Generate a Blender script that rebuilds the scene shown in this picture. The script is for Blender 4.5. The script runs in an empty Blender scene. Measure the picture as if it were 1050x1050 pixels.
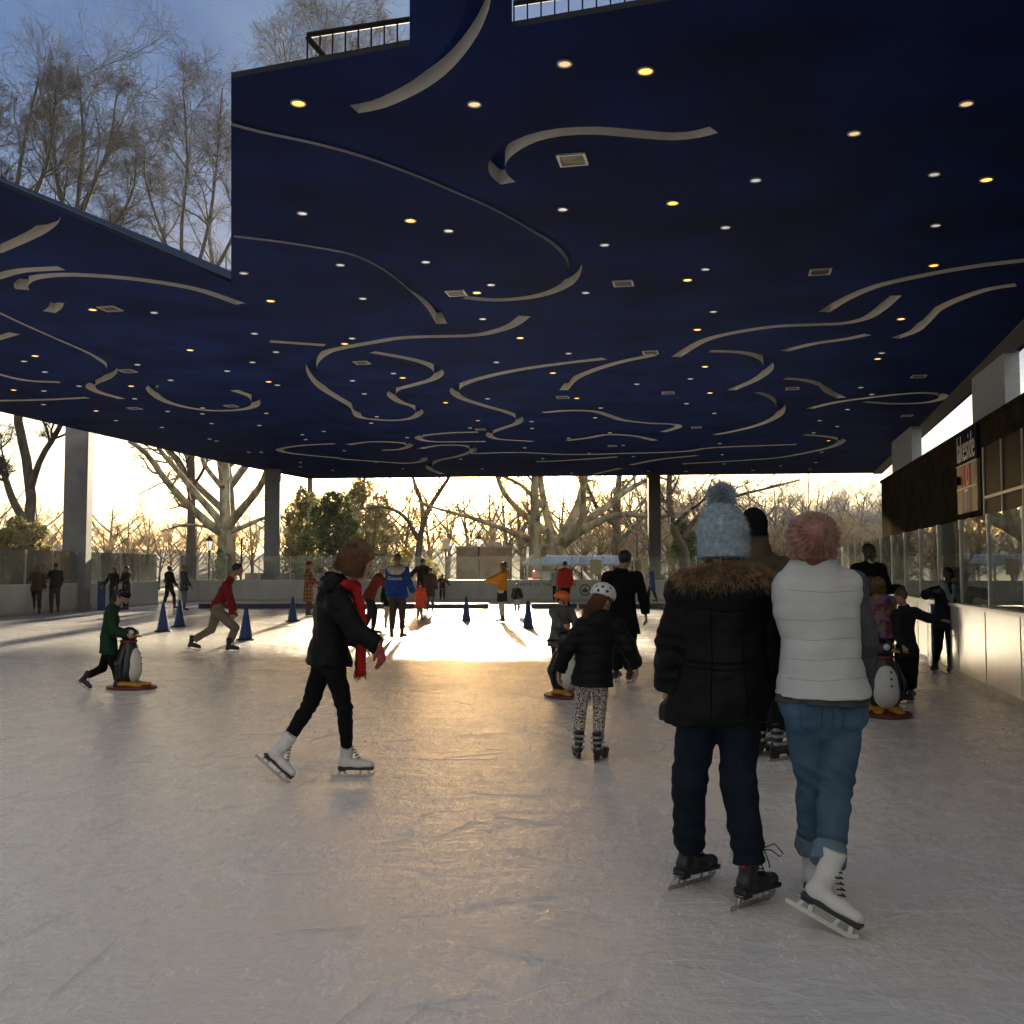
import bpy, math, random
import numpy as np
from mathutils import Vector, Matrix
from mathutils.geometry import delaunay_2d_cdt
S = bpy.context.scene
COL = S.collection
F32 = np.float32
rnd = random.Random(7)
# ------------------------------------------------------------------ camera geometry
FPX, EYE, PITCH = 1050.0, 1.5, math.atan(60 / 1050)
cp, sp = math.cos(PITCH), math.sin(PITCH)
def ray(px, py):
    x = (px - 525) / FPX; y = -(py - 525) / FPX
    return Vector((x, cp - y * sp, sp + y * cp))
def G(px, py, z=0.0):
    d = ray(px, py); t = (z - EYE) / d.z
    return Vector((d.x * t, d.y * t, z))
def at(px, py, Y):
    d = ray(px, py); t = Y / d.y
    return Vector((d.x * t, Y, EYE + d.z * t))
# ------------------------------------------------------------------ materials
MATS = {}
def nt(name):
    m = bpy.data.materials.new(name); m.use_nodes = True
    n = m.node_tree.nodes; l = m.node_tree.links
    b = n['Principled BSDF']; MATS[name] = m
    return m, n, l, b
def mat(name, c, rough=.6, metal=0., var=.12, vs=6., bump=0., bs=60., emit=0., spec=.5, sheen=0., bstretch=(1, 1, 1)):
    if name in MATS: return MATS[name]
    m, n, l, b = nt(name)
    b.inputs['Roughness'].default_value = rough; b.inputs['Metallic'].default_value = metal
    b.inputs['Specular IOR Level'].default_value = spec
    b.inputs['Sheen Weight'].default_value = sheen
    tc = n.new('ShaderNodeTexCoord')
    if var > 0:
        no = n.new('ShaderNodeTexNoise'); no.inputs['Scale'].default_value = vs; no.inputs['Detail'].default_value = 6
        l.new(tc.outputs['Object'], no.inputs['Vector'])
        r = n.new('ShaderNodeValToRGB')
        r.color_ramp.elements[0].position = .3; r.color_ramp.elements[1].position = .72
        r.color_ramp.elements[0].color = (*[x * (1 - var) for x in c], 1)
        r.color_ramp.elements[1].color = (*[min(1, x * (1 + var)) for x in c], 1)
        l.new(no.outputs['Fac'], r.inputs['Fac']); l.new(r.outputs['Color'], b.inputs['Base Color'])
    else:
        b.inputs['Base Color'].default_value = (*c, 1)
    if bump > 0:
        mp = n.new('ShaderNodeMapping'); mp.inputs['Scale'].default_value = bstretch
        l.new(tc.outputs['Object'], mp.inputs['Vector'])
        no = n.new('ShaderNodeTexNoise'); no.inputs['Scale'].default_value = bs; no.inputs['Detail'].default_value = 5
        l.new(mp.outputs['Vector'], no.inputs['Vector'])
        bp = n.new('ShaderNodeBump'); bp.inputs['Strength'].default_value = bump; bp.inputs['Distance'].default_value = .01
        l.new(no.outputs['Fac'], bp.inputs['Height']); l.new(bp.outputs['Normal'], b.inputs['Normal'])
    if emit > 0:
        b.inputs['Emission Color'].default_value = (*c, 1); b.inputs['Emission Strength'].default_value = emit
    return m
# ------------------------------------------------------------------ object helpers
def mesh_np(name, V, Fs, smooth=True):
    """V (n,3) array, Fs list of (m,k) int arrays of faces"""
    me = bpy.data.meshes.new(name)
    V = np.ascontiguousarray(V, dtype=F32)
    me.vertices.add(len(V)); me.vertices.foreach_set('co', V.ravel())
    Fs = [f for f in Fs if len(f)]
    nl = sum(f.size for f in Fs); nf = sum(len(f) for f in Fs)
    me.loops.add(nl); me.polygons.add(nf)
    me.loops.foreach_set('vertex_index', np.concatenate([f.ravel() for f in Fs]).astype(np.int32))
    tot = np.concatenate([np.full(len(f), f.shape[1]) for f in Fs])
    st = np.concatenate([[0], np.cumsum(tot)[:-1]]).astype(np.int32)
    me.polygons.foreach_set('loop_start', st)
    me.polygons.foreach_set('use_smooth', np.full(nf, smooth))
    me.update(calc_edges=True)
    return me
def link(name, me, m=None, parent=None, loc=None):
    o = bpy.data.objects.new(name, me); COL.objects.link(o)
    if m is not None:
        ms = m if isinstance(m, (list, tuple)) else [m]
        for q in ms: me.materials.append(q)
    if parent is not None: o.parent = parent
    if loc is not None: o.location = loc
    return o
def tag(o, label=None, cat=None, group=None, kind=None):
    if label: o['label'] = label
    if cat: o['category'] = cat
    if group: o['group'] = group
    if kind: o['kind'] = kind
    return o
def thing(name, label, cat, loc=(0, 0, 0), rz=0., group=None):
    o = bpy.data.objects.new(name, None); COL.objects.link(o)
    o.location = loc; o.rotation_euler = (0, 0, rz); o.empty_display_size = .2
    return tag(o, label, cat, group)
def dup(root, loc, rz=None, label=None, group=None, scale=None):
    r = root.copy(); COL.objects.link(r); r.location = loc
    if rz is not None: r.rotation_euler = (0, 0, rz)
    if scale is not None: r.scale = (scale, scale, scale) if not hasattr(scale, '__len__') else scale
    if label: r['label'] = label
    if group: r['group'] = group
    for ch in list(root.children):
        c = ch.copy(); COL.objects.link(c); c.parent = r
        for g in list(ch.children):
            d = g.copy(); COL.objects.link(d); d.parent = c
    return r
class MB:
    def __init__(s): s.v = []; s.f = []
    def add(s, vs, fs):
        k = len(s.v); s.v += [tuple(v) for v in vs]; s.f += [tuple(i + k for i in f) for f in fs]; return s
    def box(s, c, d, rz=0., M=None):
        hx, hy, hz = d[0] / 2, d[1] / 2, d[2] / 2
        vs = [Vector((x, y, z)) for x in (-hx, hx) for y in (-hy, hy) for z in (-hz, hz)]
        R = M if M is not None else Matrix.Rotation(rz, 3, 'Z')
        return s.add([R @ v + Vector(c) for v in vs], [(0, 1, 3, 2), (4, 6, 7, 5), (0, 4, 5, 1), (2, 3, 7, 6), (0, 2, 6, 4), (1, 5, 7, 3)])
    def tube(s, pts, rad, n=8, cap=True):
        pts = [Vector(p) for p in pts]
        if not hasattr(rad, '__len__'): rad = [rad] * len(pts)
        k0 = len(s.v); a = None
        for i, p in enumerate(pts):
            t = (pts[min(i + 1, len(pts) - 1)] - pts[max(i - 1, 0)]).normalized()
            if a is None:
                a = t.orthogonal().normalized()
            else:
                a = (a - t * a.dot(t)).normalized()
            b = t.cross(a)
            for j in range(n):
                q = 2 * math.pi * j / n
                s.v.append(tuple(p + (a * math.cos(q) + b * math.sin(q)) * rad[i]))
        for i in range(len(pts) - 1):
            for j in range(n):
                j2 = (j + 1) % n
                s.f.append((k0 + i * n + j, k0 + i * n + j2, k0 + (i + 1) * n + j2, k0 + (i + 1) * n + j))
        if cap:
            s.f.append(tuple(k0 + j for j in range(n))[::-1]); e = k0 + (len(pts) - 1) * n
            s.f.append(tuple(e + j for j in range(n)))
        return s
    def lathe(s, prof, n=24, c=(0, 0, 0)):
        k0 = len(s.v); c = Vector(c)
        for r, z in prof:
            for j in range(n):
                q = 2 * math.pi * j / n
                s.v.append((c.x + r * math.cos(q), c.y + r * math.sin(q), c.z + z))
        for i in range(len(prof) - 1):
            for j in range(n):
                j2 = (j + 1) % n
                s.f.append((k0 + i * n + j, k0 + i * n + j2, k0 + (i + 1) * n + j2, k0 + (i + 1) * n + j))
        s.f.append(tuple(k0 + j for j in range(n))[::-1]); e = k0 + (len(prof) - 1) * n
        s.f.append(tuple(e + j for j in range(n)))
        return s
    def prism(s, poly, z0, z1, M=None):
        n = len(poly); M = M or Matrix.Identity(4)
        vs = [M @ Vector((x, y, z0)) for x, y in poly] + [M @ Vector((x, y, z1)) for x, y in poly]
        fs = [tuple(range(n))[::-1], tuple(range(n, 2 * n))] + [(i, (i + 1) % n, n + (i + 1) % n, n + i) for i in range(n)]
        return s.add(vs, fs)
    def mesh(s, name, smooth=False, bevel=0.):
        me = bpy.data.meshes.new(name); me.from_pydata(s.v, [], s.f)
        if smooth: me.polygons.foreach_set('use_smooth', [True] * len(me.polygons))
        me.update()
        if bevel > 0:
            import bmesh
            bm = bmesh.new(); bm.from_mesh(me)
            bmesh.ops.bevel(bm, geom=[e for e in bm.edges if len(e.link_faces) == 2 and e.calc_face_angle(0) > .5], offset=bevel, segments=2, affect='EDGES', profile=.5)
            bm.to_mesh(me); bm.free()
        return me
    def build(s, name, m, parent=None, smooth=False, bevel=0., loc=None):
        return link(name, s.mesh(name, smooth, bevel), m, parent, loc)
def text_mesh(name, body, size, M, m, parent=None, ext=.004, sx=1., align='CENTER'):
    c = bpy.data.curves.new(name, 'FONT'); c.body = body; c.size = size; c.extrude = ext; c.align_x = align; c.align_y = 'CENTER'
    o = bpy.data.objects.new(name + '_src', c); COL.objects.link(o)
    dg = bpy.context.evaluated_depsgraph_get()
    me = bpy.data.meshes.new_from_object(o.evaluated_get(dg))
    bpy.data.objects.remove(o); bpy.data.curves.remove(c)
    me.name = name
    me.transform(M @ Matrix.Diagonal((sx, 1, 1, 1)))
    me.materials.clear()
    return link(name, me, m, parent)
def catmull(pts, step=.3):
    pts = [np.array(p, float) for p in pts]
    P = [2 * pts[0] - pts[1]] + pts + [2 * pts[-1] - pts[-2]]
    out = []
    for i in range(1, len(P) - 2):
        p0, p1, p2, p3 = P[i - 1:i + 3]
        n = max(2, int(np.linalg.norm(p2 - p1) / step) + 1)
        for k in range(n):
            t = k / n
            out.append(.5 * (2 * p1 + (p2 - p0) * t + (2 * p0 - 5 * p1 + 4 * p2 - p3) * t * t + (3 * p1 - p0 - 3 * p2 + p3) * t ** 3))
    out.append(pts[-1]); return np.array(out)
# ------------------------------------------------------------------ signed distance fields -> surfaces
def nrm(v):
    v = np.asarray(v, float); return v / (np.linalg.norm(v) + 1e-9)
def nets(F, o, h):
    F = np.clip(F, -4 * h, 4 * h); Sg = F < 0
    nx, ny, nz = F.shape
    C = [(a, b, c) for a in (0, 1) for b in (0, 1) for c in (0, 1)]
    cnt = np.zeros((nx - 1, ny - 1, nz - 1), np.int8)
    for d in C: cnt += Sg[d[0]:nx - 1 + d[0], d[1]:ny - 1 + d[1], d[2]:nz - 1 + d[2]]
    mask = (cnt > 0) & (cnt < 8)
    idx = np.argwhere(mask)
    vid = np.full(mask.shape, -1, np.int32); vid[mask] = np.arange(len(idx))
    i, j, k = idx.T
    pos = np.zeros((len(idx), 3)); w = np.zeros(len(idx))
    val = {d: F[i + d[0], j + d[1], k + d[2]] for d in C}
    for a in C:
        for ax in range(3):
            if a[ax]: continue
            b = list(a); b[ax] = 1; b = tuple(b)
            f0, f1 = val[a], val[b]; m = (f0 < 0) != (f1 < 0)
            t = f0[m] / (f0[m] - f1[m])
            p = np.tile(np.array(a, float), (len(t), 1)); p[:, ax] += t
            pos[m] += p; w[m] += 1
    pos /= np.maximum(w, 1)[:, None]
    V = np.asarray(o) + (idx + pos) * h
    Q = []
    for ax in range(3):
        b, c = (ax + 1) % 3, (ax + 2) % 3
        sl = [slice(1, -1)] * 3; s0 = list(sl); s1 = list(sl)
        s0[ax] = slice(0, -1); s1[ax] = slice(1, None)
        A, B = Sg[tuple(s0)], Sg[tuple(s1)]
        e = np.argwhere(A != B)
        if not len(e): continue
        ins = A[tuple(e.T)]
        off = np.ones(3, int); off[ax] = 0; e = e + off
        def cell(db, dc):
            q = e.copy(); q[:, b] += db; q[:, c] += dc
            return vid[tuple(q.T)]
        q = np.stack([cell(-1, -1), cell(0, -1), cell(0, 0), cell(-1, 0)], 1)
        q[~ins] = q[~ins][:, ::-1]
        Q.append(q)
    Q = np.concatenate(Q) if Q else np.zeros((0, 4), int)
    return V, Q
class Field:
    def __init__(s, vox, k=.03): s.P = []; s.vox = vox; s.k = k; s.cuts = []
    def cone(s, a, b, ra, rb, flat=None, fs=1., cap=0, k=None, sub=False):
        s.P.append(('c', np.asarray(a, float), np.asarray(b, float), ra, rb, None if flat is None else nrm(flat), fs, cap, s.k if k is None else k, sub)); return s
    def ell(s, c, r, axes=None, k=None, sub=False):
        s.P.append(('e', np.asarray(c, float), np.asarray(r, float), np.eye(3) if axes is None else np.asarray(axes, float), s.k if k is None else k, sub)); return s
    def plane(s, p, n): s.P.append(('p', np.asarray(p, float), nrm(n), .0, False)); return s
    def cut(s, p, n): s.cuts.append((np.asarray(p, float), nrm(n))); return s
    def mesh(s, disp=None, pad=0.):
        h = s.vox
        lo = np.full(3, 1e9); hi = -lo; bbs = []
        for p in s.P:
            if p[0] == 'p': bbs.append((None, None)); continue
            if p[0] == 'c':
                R = max(p[3], p[4]); b0 = np.minimum(p[1], p[2]) - R; b1 = np.maximum(p[1], p[2]) + R
            else:
                R = np.abs(p[3].T) @ p[2]; b0 = p[1] - R; b1 = p[1] + R
            bbs.append((b0, b1))
            if not p[-1]: lo = np.minimum(lo, b0); hi = np.maximum(hi, b1)
        lo = lo - 3 * h - pad; hi = hi + 3 * h + pad
        n = np.ceil((hi - lo) / h).astype(int) + 1
        F = np.full(n, 1e3, F32)
        ax = [(lo[q] + h * np.arange(n[q])).astype(F32) for q in range(3)]
        for p, (b0, b1) in zip(s.P, bbs):
            if p[0] == 'p':
                X = ax[0][:, None, None]; Y = ax[1][None, :, None]; Z = ax[2][None, None, :]
                F = np.maximum(F, (X - F32(p[1][0])) * F32(p[2][0]) + (Y - F32(p[1][1])) * F32(p[2][1]) + (Z - F32(p[1][2])) * F32(p[2][2])); continue
            k = max(p[-2], 1e-4); mg = k + 3 * h + pad
            i0 = np.clip(((b0 - mg - lo) / h).astype(int), 0, n); i1 = np.clip(np.ceil((b1 + mg - lo) / h).astype(int) + 1, 0, n)
            if (i1 <= i0).any(): continue
            sl = tuple(slice(i0[q], i1[q]) for q in range(3))
            X = ax[0][sl[0]][:, None, None]; Y = ax[1][sl[1]][None, :, None]; Z = ax[2][sl[2]][None, None, :]
            if p[0] == 'c':
                _, a, b, ra, rb, fl, fs, cap, _, sub = p
                dx, dy, dz = X - F32(a[0]), Y - F32(a[1]), Z - F32(a[2])
                ba = b - a
                if fl is not None:
                    g = (dx * F32(fl[0]) + dy * F32(fl[1]) + dz * F32(fl[2])) * F32(1 / fs - 1)
                    dx = dx + g * F32(fl[0]); dy = dy + g * F32(fl[1]); dz = dz + g * F32(fl[2])
                    ba = ba + fl * (ba @ fl) * (1 / fs - 1)
                L2 = float(ba @ ba) + 1e-12; L = math.sqrt(L2)
                tt = (dx * F32(ba[0]) + dy * F32(ba[1]) + dz * F32(ba[2])) / F32(L2)
                t = np.clip(tt, 0, 1)
                D = np.sqrt((dx - t * F32(ba[0])) ** 2 + (dy - t * F32(ba[1])) ** 2 + (dz - t * F32(ba[2])) ** 2) - (F32(ra) + t * F32(rb - ra))
                if cap & 2: D = np.maximum(D, (tt - 1) * F32(L))
                if cap & 1: D = np.maximum(D, -tt * F32(L))
            else:
                _, c, r, A, _, sub = p
                dx, dy, dz = X - F32(c[0]), Y - F32(c[1]), Z - F32(c[2])
                q = [(dx * F32(A[m][0]) + dy * F32(A[m][1]) + dz * F32(A[m][2])) for m in range(3)]
                k0 = np.sqrt(sum((q[m] / F32(r[m])) ** 2 for m in range(3)))
                k1 = np.sqrt(sum((q[m] / F32(r[m] ** 2)) ** 2 for m in range(3))) + F32(1e-6)
                D = k0 * (k0 - 1) / k1
            A0 = F[sl]; k = F32(k)
            if sub:
                hh = np.clip(.5 - .5 * (A0 + D) / k, 0, 1); F[sl] = A0 * (1 - hh) - D * hh + k * hh * (1 - hh)
            else:
                hh = np.clip(.5 + .5 * (A0 - D) / k, 0, 1); F[sl] = A0 * (1 - hh) + D * hh - k * hh * (1 - hh)
        X = ax[0][:, None, None]; Y = ax[1][None, :, None]; Z = ax[2][None, None, :]
        if disp is not None: F += disp(X, Y, Z).astype(F32)
        for p, nn in s.cuts:
            F = np.maximum(F, (X - F32(p[0])) * F32(nn[0]) + (Y - F32(p[1])) * F32(nn[1]) + (Z - F32(p[2])) * F32(nn[2]))
        return nets(F, lo, h)
def wrinkle(amp, freq=28., seed=0, up=.35, n=7):
    r = np.random.RandomState(seed); K = []
    for q in range(n):
        d = r.normal(size=3); d[2] = d[2] * (1 + up * 2); d = nrm(d) * freq * (0.5 + 1.3 * r.rand())
        K.append((d.astype(F32), F32(r.rand() * 6.28)))
    def f(X, Y, Z):
        s = 0
        for d, ph in K:
            w = np.sin(X * d[0] * 1.0 + Y * d[1] + Z * d[2] + ph + 1.3 * np.sin(X * d[1] * .4 + Z * d[0] * .5 + ph * 2))
            s = s + w
        return s * F32(amp / math.sqrt(n))
    return f
def quilt(amp, sp_, z0=0., more=None):
    def f(X, Y, Z):
        r = F32(amp) * (F32(.5) - np.abs(np.sin((Z - F32(z0)) * F32(math.pi / sp_) + F32(.25) * np.sin(X * 14) + F32(.2) * np.sin(Y * 17))) ** F32(.6)) + 0 * X + 0 * Y
        return r if more is None else r + more(X, Y, Z)
    return f
def addf(*fs):
    def f(X, Y, Z):
        s = 0
        for q in fs: s = s + q(X, Y, Z)
        return s
    return f
def sdf_obj(name, f, m, parent, org, disp=None, pad=.0, extra=None):
    V, Q = f.mesh(disp, pad)
    if extra:
        Vs = [V]; Qs = [Q]; k = len(V)
        for g in extra:
            v, q = g.mesh(); Vs.append(v); Qs.append(q + k); k += len(v)
        V = np.concatenate(Vs); Q = np.concatenate(Qs)
    me = mesh_np(name, V - np.asarray(org), [Q])
    return link(name, me, m, parent)
def fuzz_mesh(name, P, N, L, W, seed=0, spread=.5, droop=0., seg=2):
    """tapered bent hairs, one strip each; P roots, N directions"""
    r = np.random.RandomState(seed); n = len(P)
    D = N + r.normal(size=(n, 3)) * spread; D /= np.linalg.norm(D, axis=1)[:, None]
    side = np.cross(D, r.normal(size=(n, 3))); side /= np.linalg.norm(side, axis=1)[:, None]
    L = L * (.6 + .8 * r.rand(n, 1)); Wd = W * (.7 + .6 * r.rand(n, 1))
    bend = r.normal(size=(n, 3)) * .35
    mid = P + D * L * .5; tip = P + D * L + bend * L * .5 + np.array([0, 0, -droop]) * L
    V = np.stack([P - side * Wd, P + side * Wd, mid + side * Wd * .7, mid - side * Wd * .7, tip], 1).reshape(-1, 3)
    b = np.arange(n)[:, None] * 5
    return mesh_np(name, V, [b + np.array([[0, 1, 2, 3]]), b + np.array([[3, 2, 4]])])
def normals_of(V, Q):
    a = V[Q[:, 1]] - V[Q[:, 0]]; b = V[Q[:, 3]] - V[Q[:, 0]]
    n = np.cross(a, b); n /= np.linalg.norm(n, axis=1)[:, None] + 1e-9
    return V[Q].mean(1), n
# ------------------------------------------------------------------ materials of the place
M_navy = mat('ceiling_paint', (.0080, .0245, .130), .7, var=.45, vs=.6, bump=.15, bs=25, spec=.06)
M_navy2 = mat('fascia_paint', (.008, .011, .022), .5, var=.2, spec=.3)
M_silver = mat('groove_silver', (.94, .92, .86), .5, .0, var=.08, vs=3)
M_trim = mat('light_trim', (.62, .6, .55), .4, var=.05)
M_lenspale = mat('lens_pale_glow', (.80, .80, .78), .3, var=.1, vs=40, emit=.16)  # faint glow added so switched-off lenses read bright
M_lenson = mat('lens_lit', (1., .40, .055), .4, var=0, emit=1.0)
M_vent = mat('vent_metal', (.20, .2, .2), .4, .4, var=.1)
M_concrete = mat('column_concrete', (.22, .235, .27), .7, var=.18, vs=2.2, bump=.25, bs=18)
M_board = mat('board_plastic', (.62, .60, .57), .28, var=.12, vs=1.3, bump=.05, bs=9, spec=.5, bstretch=(1, 1, .2))
M_cap = mat('cap_rail', (.74, .72, .66), .35, var=.08)
M_kick = mat('kick_strip', (.50, .45, .36), .45, var=.15)
M_beam = mat('curb_beam', (.05, .06, .13), .5, var=.25, vs=3)
M_black = mat('black_paint', (.012, .012, .014), .7, var=.2, spec=.1)
M_blue = mat('gate_blue', (.03, .09, .30), .4, var=.15)
M_steel = mat('brushed_steel', (.55, .55, .55), .3, .9, var=.1)
M_white = mat('white_paint', (.78, .77, .74), .4, var=.06)
M_grass = mat('winter_grass', (.17, .14, .08), .9, var=.45, vs=.6, bump=.5, bs=8)
M_stone = mat('dark_granite', (.042, .035, .024), .95, var=.45, vs=2.2, bump=.3, bs=9, spec=.0)
def glass(name, tint, lo=.05):
    m, n, l, b = nt(name); n.remove(b); out = n['Material Output']
    t = n.new('ShaderNodeBsdfTransparent'); t.inputs['Color'].default_value = (*tint, 1)
    g = n.new('ShaderNodeBsdfGlossy'); g.inputs['Roughness'].default_value = .015; g.inputs['Color'].default_value = (.95, .97, .95, 1)
    fr = n.new('ShaderNodeFresnel'); fr.inputs['IOR'].default_value = 1.5
    ad = n.new('ShaderNodeMath'); ad.operation = 'MULTIPLY_ADD'; ad.inputs[1].default_value = .9; ad.inputs[2].default_value = lo
    mx = n.new('ShaderNodeMixShader')
    l.new(fr.outputs[0], ad.inputs[0]); l.new(ad.outputs[0], mx.inputs[0]); l.new(t.outputs[0], mx.inputs[1]); l.new(g.outputs[0], mx.inputs[2])
    # faint film of dirt
    d = n.new('ShaderNodeBsdfDiffuse'); d.inputs['Color'].default_value = (.6, .62, .58, 1)
    no = n.new('ShaderNodeTexNoise'); no.inputs['Scale'].default_value = 2.5; no.inputs['Detail'].default_value = 8
    mm = n.new('ShaderNodeMath'); mm.operation = 'MULTIPLY_ADD'; mm.inputs[1].default_value = .16; mm.inputs[2].default_value = .0
    m2 = n.new('ShaderNodeMixShader')
    l.new(no.outputs['Fac'], mm.inputs[0]); l.new(mm.outputs[0], m2.inputs[0]); l.new(mx.outputs[0], m2.inputs[1]); l.new(d.outputs[0], m2.inputs[2])
    l.new(m2.outputs[0], out.inputs['Surface'])
    return m
M_glass = glass('rink_glass', (.98, .99, .975), .025)
# ice
def ice_mat():
    m, n, l, b = nt('ice')
    tc = n.new('ShaderNodeTexCoord')
    def noise(scale, detail, stretch=(1, 1, 1), rot=0., rough=.6):
        mp = n.new('ShaderNodeMapping'); mp.inputs['Scale'].default_value = stretch; mp.inputs['Rotation'].default_value = (0, 0, rot)
        l.new(tc.outputs['Object'], mp.inputs['Vector'])
        q = n.new('ShaderNodeTexNoise'); q.inputs['Scale'].default_value = scale; q.inputs['Detail'].default_value = detail; q.inputs['Roughness'].default_value = rough
        l.new(mp.outputs['Vector'], q.inputs['Vector']); return q.outputs['Fac']
    def math_(op, a, c, d=None):
        q = n.new('ShaderNodeMath'); q.operation = op
        for i, v in enumerate((a, c, d)):
            if v is None: continue
            if isinstance(v, (int, float)): q.inputs[i].default_value = v
            else: l.new(v, q.inputs[i])
        return q.outputs[0]
    n1 = noise(.5, 5); n4 = noise(2.3, 6, (.8, 1.2, 1), .12, .62); n5 = noise(9, 5, (.7, 1.3, 1), -.3, .7); n2 = noise(7, 8, (1, .35, 1), .5, .7); n3 = noise(38, 6, (1, .4, 1), -.7, .75)
    r = n.new('ShaderNodeValToRGB'); e = r.color_ramp.elements
    e[0].position = .32; e[0].color = (.67, .645, .63, 1); e[1].position = .70; e[1].color = (.83, .80, .775, 1)
    mixn = math_('MULTIPLY_ADD', n3, .3, math_('MULTIPLY_ADD', n2, .35, math_('MULTIPLY', n1, .4)))
    l.new(mixn, r.inputs['Fac'])
    # skate cuts: thin curved lines from distorted waves
    cuts = None
    for rot, sc, th, ds in ((.3, .42, .988, 5.), (1.2, .36, .990, 6.), (2.2, .5, .990, 4.), (-.5, .45, .988, 7.), (.9, .8, .991, 3.)):
        mp = n.new('ShaderNodeMapping'); mp.inputs['Rotation'].default_value = (0, 0, rot); mp.inputs['Location'].default_value = (rot * 3, sc * 7, 0)
        l.new(tc.outputs['Object'], mp.inputs['Vector'])
        w = n.new('ShaderNodeTexWave'); w.inputs['Scale'].default_value = sc; w.inputs['Distortion'].default_value = ds; w.inputs['Detail'].default_value = 1.5; w.inputs['Detail Scale'].default_value = .35
        l.new(mp.outputs['Vector'], w.inputs['Vector'])
        g = n.new('ShaderNodeMapRange'); g.inputs['From Min'].default_value = th; g.inputs['From Max'].default_value = 1.
        l.new(w.outputs['Fac'], g.inputs['Value'])
        brk = n.new('ShaderNodeMapRange'); brk.inputs['From Min'].default_value = .5; brk.inputs['From Max'].default_value = .62
        l.new(noise(1.3 + sc, 3), brk.inputs['Value'])
        v = math_('MULTIPLY', g.outputs[0], brk.outputs[0])
        cuts = v if cuts is None else math_('MAXIMUM', cuts, v)
    mc = n.new('ShaderNodeMix'); mc.data_type = 'RGBA'; mc.inputs['B'].default_value = (.82, .82, .83, 1)
    l.new(math_('MULTIPLY', cuts, .15), mc.inputs['Factor']); l.new(r.outputs['Color'], mc.inputs['A'])
    l.new(mc.outputs['Result'], b.inputs['Base Color'])
    rr = n.new('ShaderNodeMapRange'); rr.inputs['From Min'].default_value = .3; rr.inputs['From Max'].default_value = .7; rr.inputs['To Min'].default_value = .13; rr.inputs['To Max'].default_value = .36
    l.new(mixn, rr.inputs['Value']); l.new(rr.outputs[0], b.inputs['Roughness'])
    h = math_('ADD', math_('ADD', math_('MULTIPLY', n4, 1.5), math_('ADD', math_('MULTIPLY', n5, .5), math_('MULTIPLY', n3, .22))), math_('ADD', math_('MULTIPLY', n2, .55), math_('MULTIPLY', cuts, -.12)))
    bp = n.new('ShaderNodeBump'); bp.inputs['Strength'].default_value = .8; bp.inputs['Distance'].default_value = .035
    l.new(h, bp.inputs['Height']); l.new(bp.outputs['Normal'], b.inputs['Normal'])
    b.inputs['IOR'].default_value = 1.31; b.inputs['Specular IOR Level'].default_value = .6
    return m
M_ice = ice_mat()
M_snow = mat('ice_snow', (.80, .80, .80), .6, var=.05)
# ------------------------------------------------------------------ rink outline (plan)
UX = .217
def rwall(Y): return Vector((3.10 + UX * Y, Y, 0))
WALL_L = [Vector(p).to_3d() for p in ((-18.3, -6), (-17.2, 14), (-16.4, 32.8), (-15.95, 39.4), (-15.5, 45))]
CORN_L = [Vector((-15.3 + 2.9 * (1 - math.cos(a)), 47.4 + 3.1 * math.sin(a), 0)) for a in np.linspace(0, math.pi / 2, 7)]
FAR = [Vector((x, 50.5 + (x + 12.4) * .012, 0)) for x in (-9, -4, 1, 6, 10.2)]
CORN_R = [Vector((10.6 + 2.85 * math.sin(a), 47.6 + 3.15 * math.cos(a), 0)) for a in np.linspace(.2, math.pi / 2, 6)]
WALL_R = [rwall(Y) for Y in (44, 40, 36, 32, 28, 24, 20.5, 17.4, 14.3, 11.5, 8.5, 5.0, 1.0, -6)]
# ice sheet and ground
loop = WALL_L + CORN_L + FAR + CORN_R + WALL_R
mb = MB(); mb.add([(p.x, p.y, 0) for p in loop], [tuple(range(len(loop)))[::-1]])
tag(mb.build('ice', M_ice), kind='structure')
mb = MB(); mb.add([(-320, -80, -.06), (320, -80, -.06), (320, 300, -.06), (-320, 300, -.06)], [(0, 1, 2, 3)])
tag(mb.build('ground', M_grass), kind='structure')
mb = MB(); xs = list(range(-240, 300, 12)); ys = [90, 100, 112, 126, 142, 165]
def hh(x, y):
    k = min(1, max(0, (y - 90) / 60)); k = k * k * (3 - 2 * k)
    return k * (5.2 + 1.2 * math.sin(x * .045) + (2.6 if x > 30 else 2.6 * max(0, (x + 5) / 35)) + .6 * math.sin(x * .13 + y * .1)) - .1
mb.add([(x, y, hh(x, y)) for y in ys for x in xs], [(j * len(xs) + i, j * len(xs) + i + 1, (j + 1) * len(xs) + i + 1, (j + 1) * len(xs) + i) for j in range(len(ys) - 1) for i in range(len(xs) - 1)])
tag(mb.build('hill', mat('leaf_litter', (.20, .165, .125), .9, var=.45, vs=.25, bump=.6, bs=2), smooth=True), kind='structure')
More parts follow.
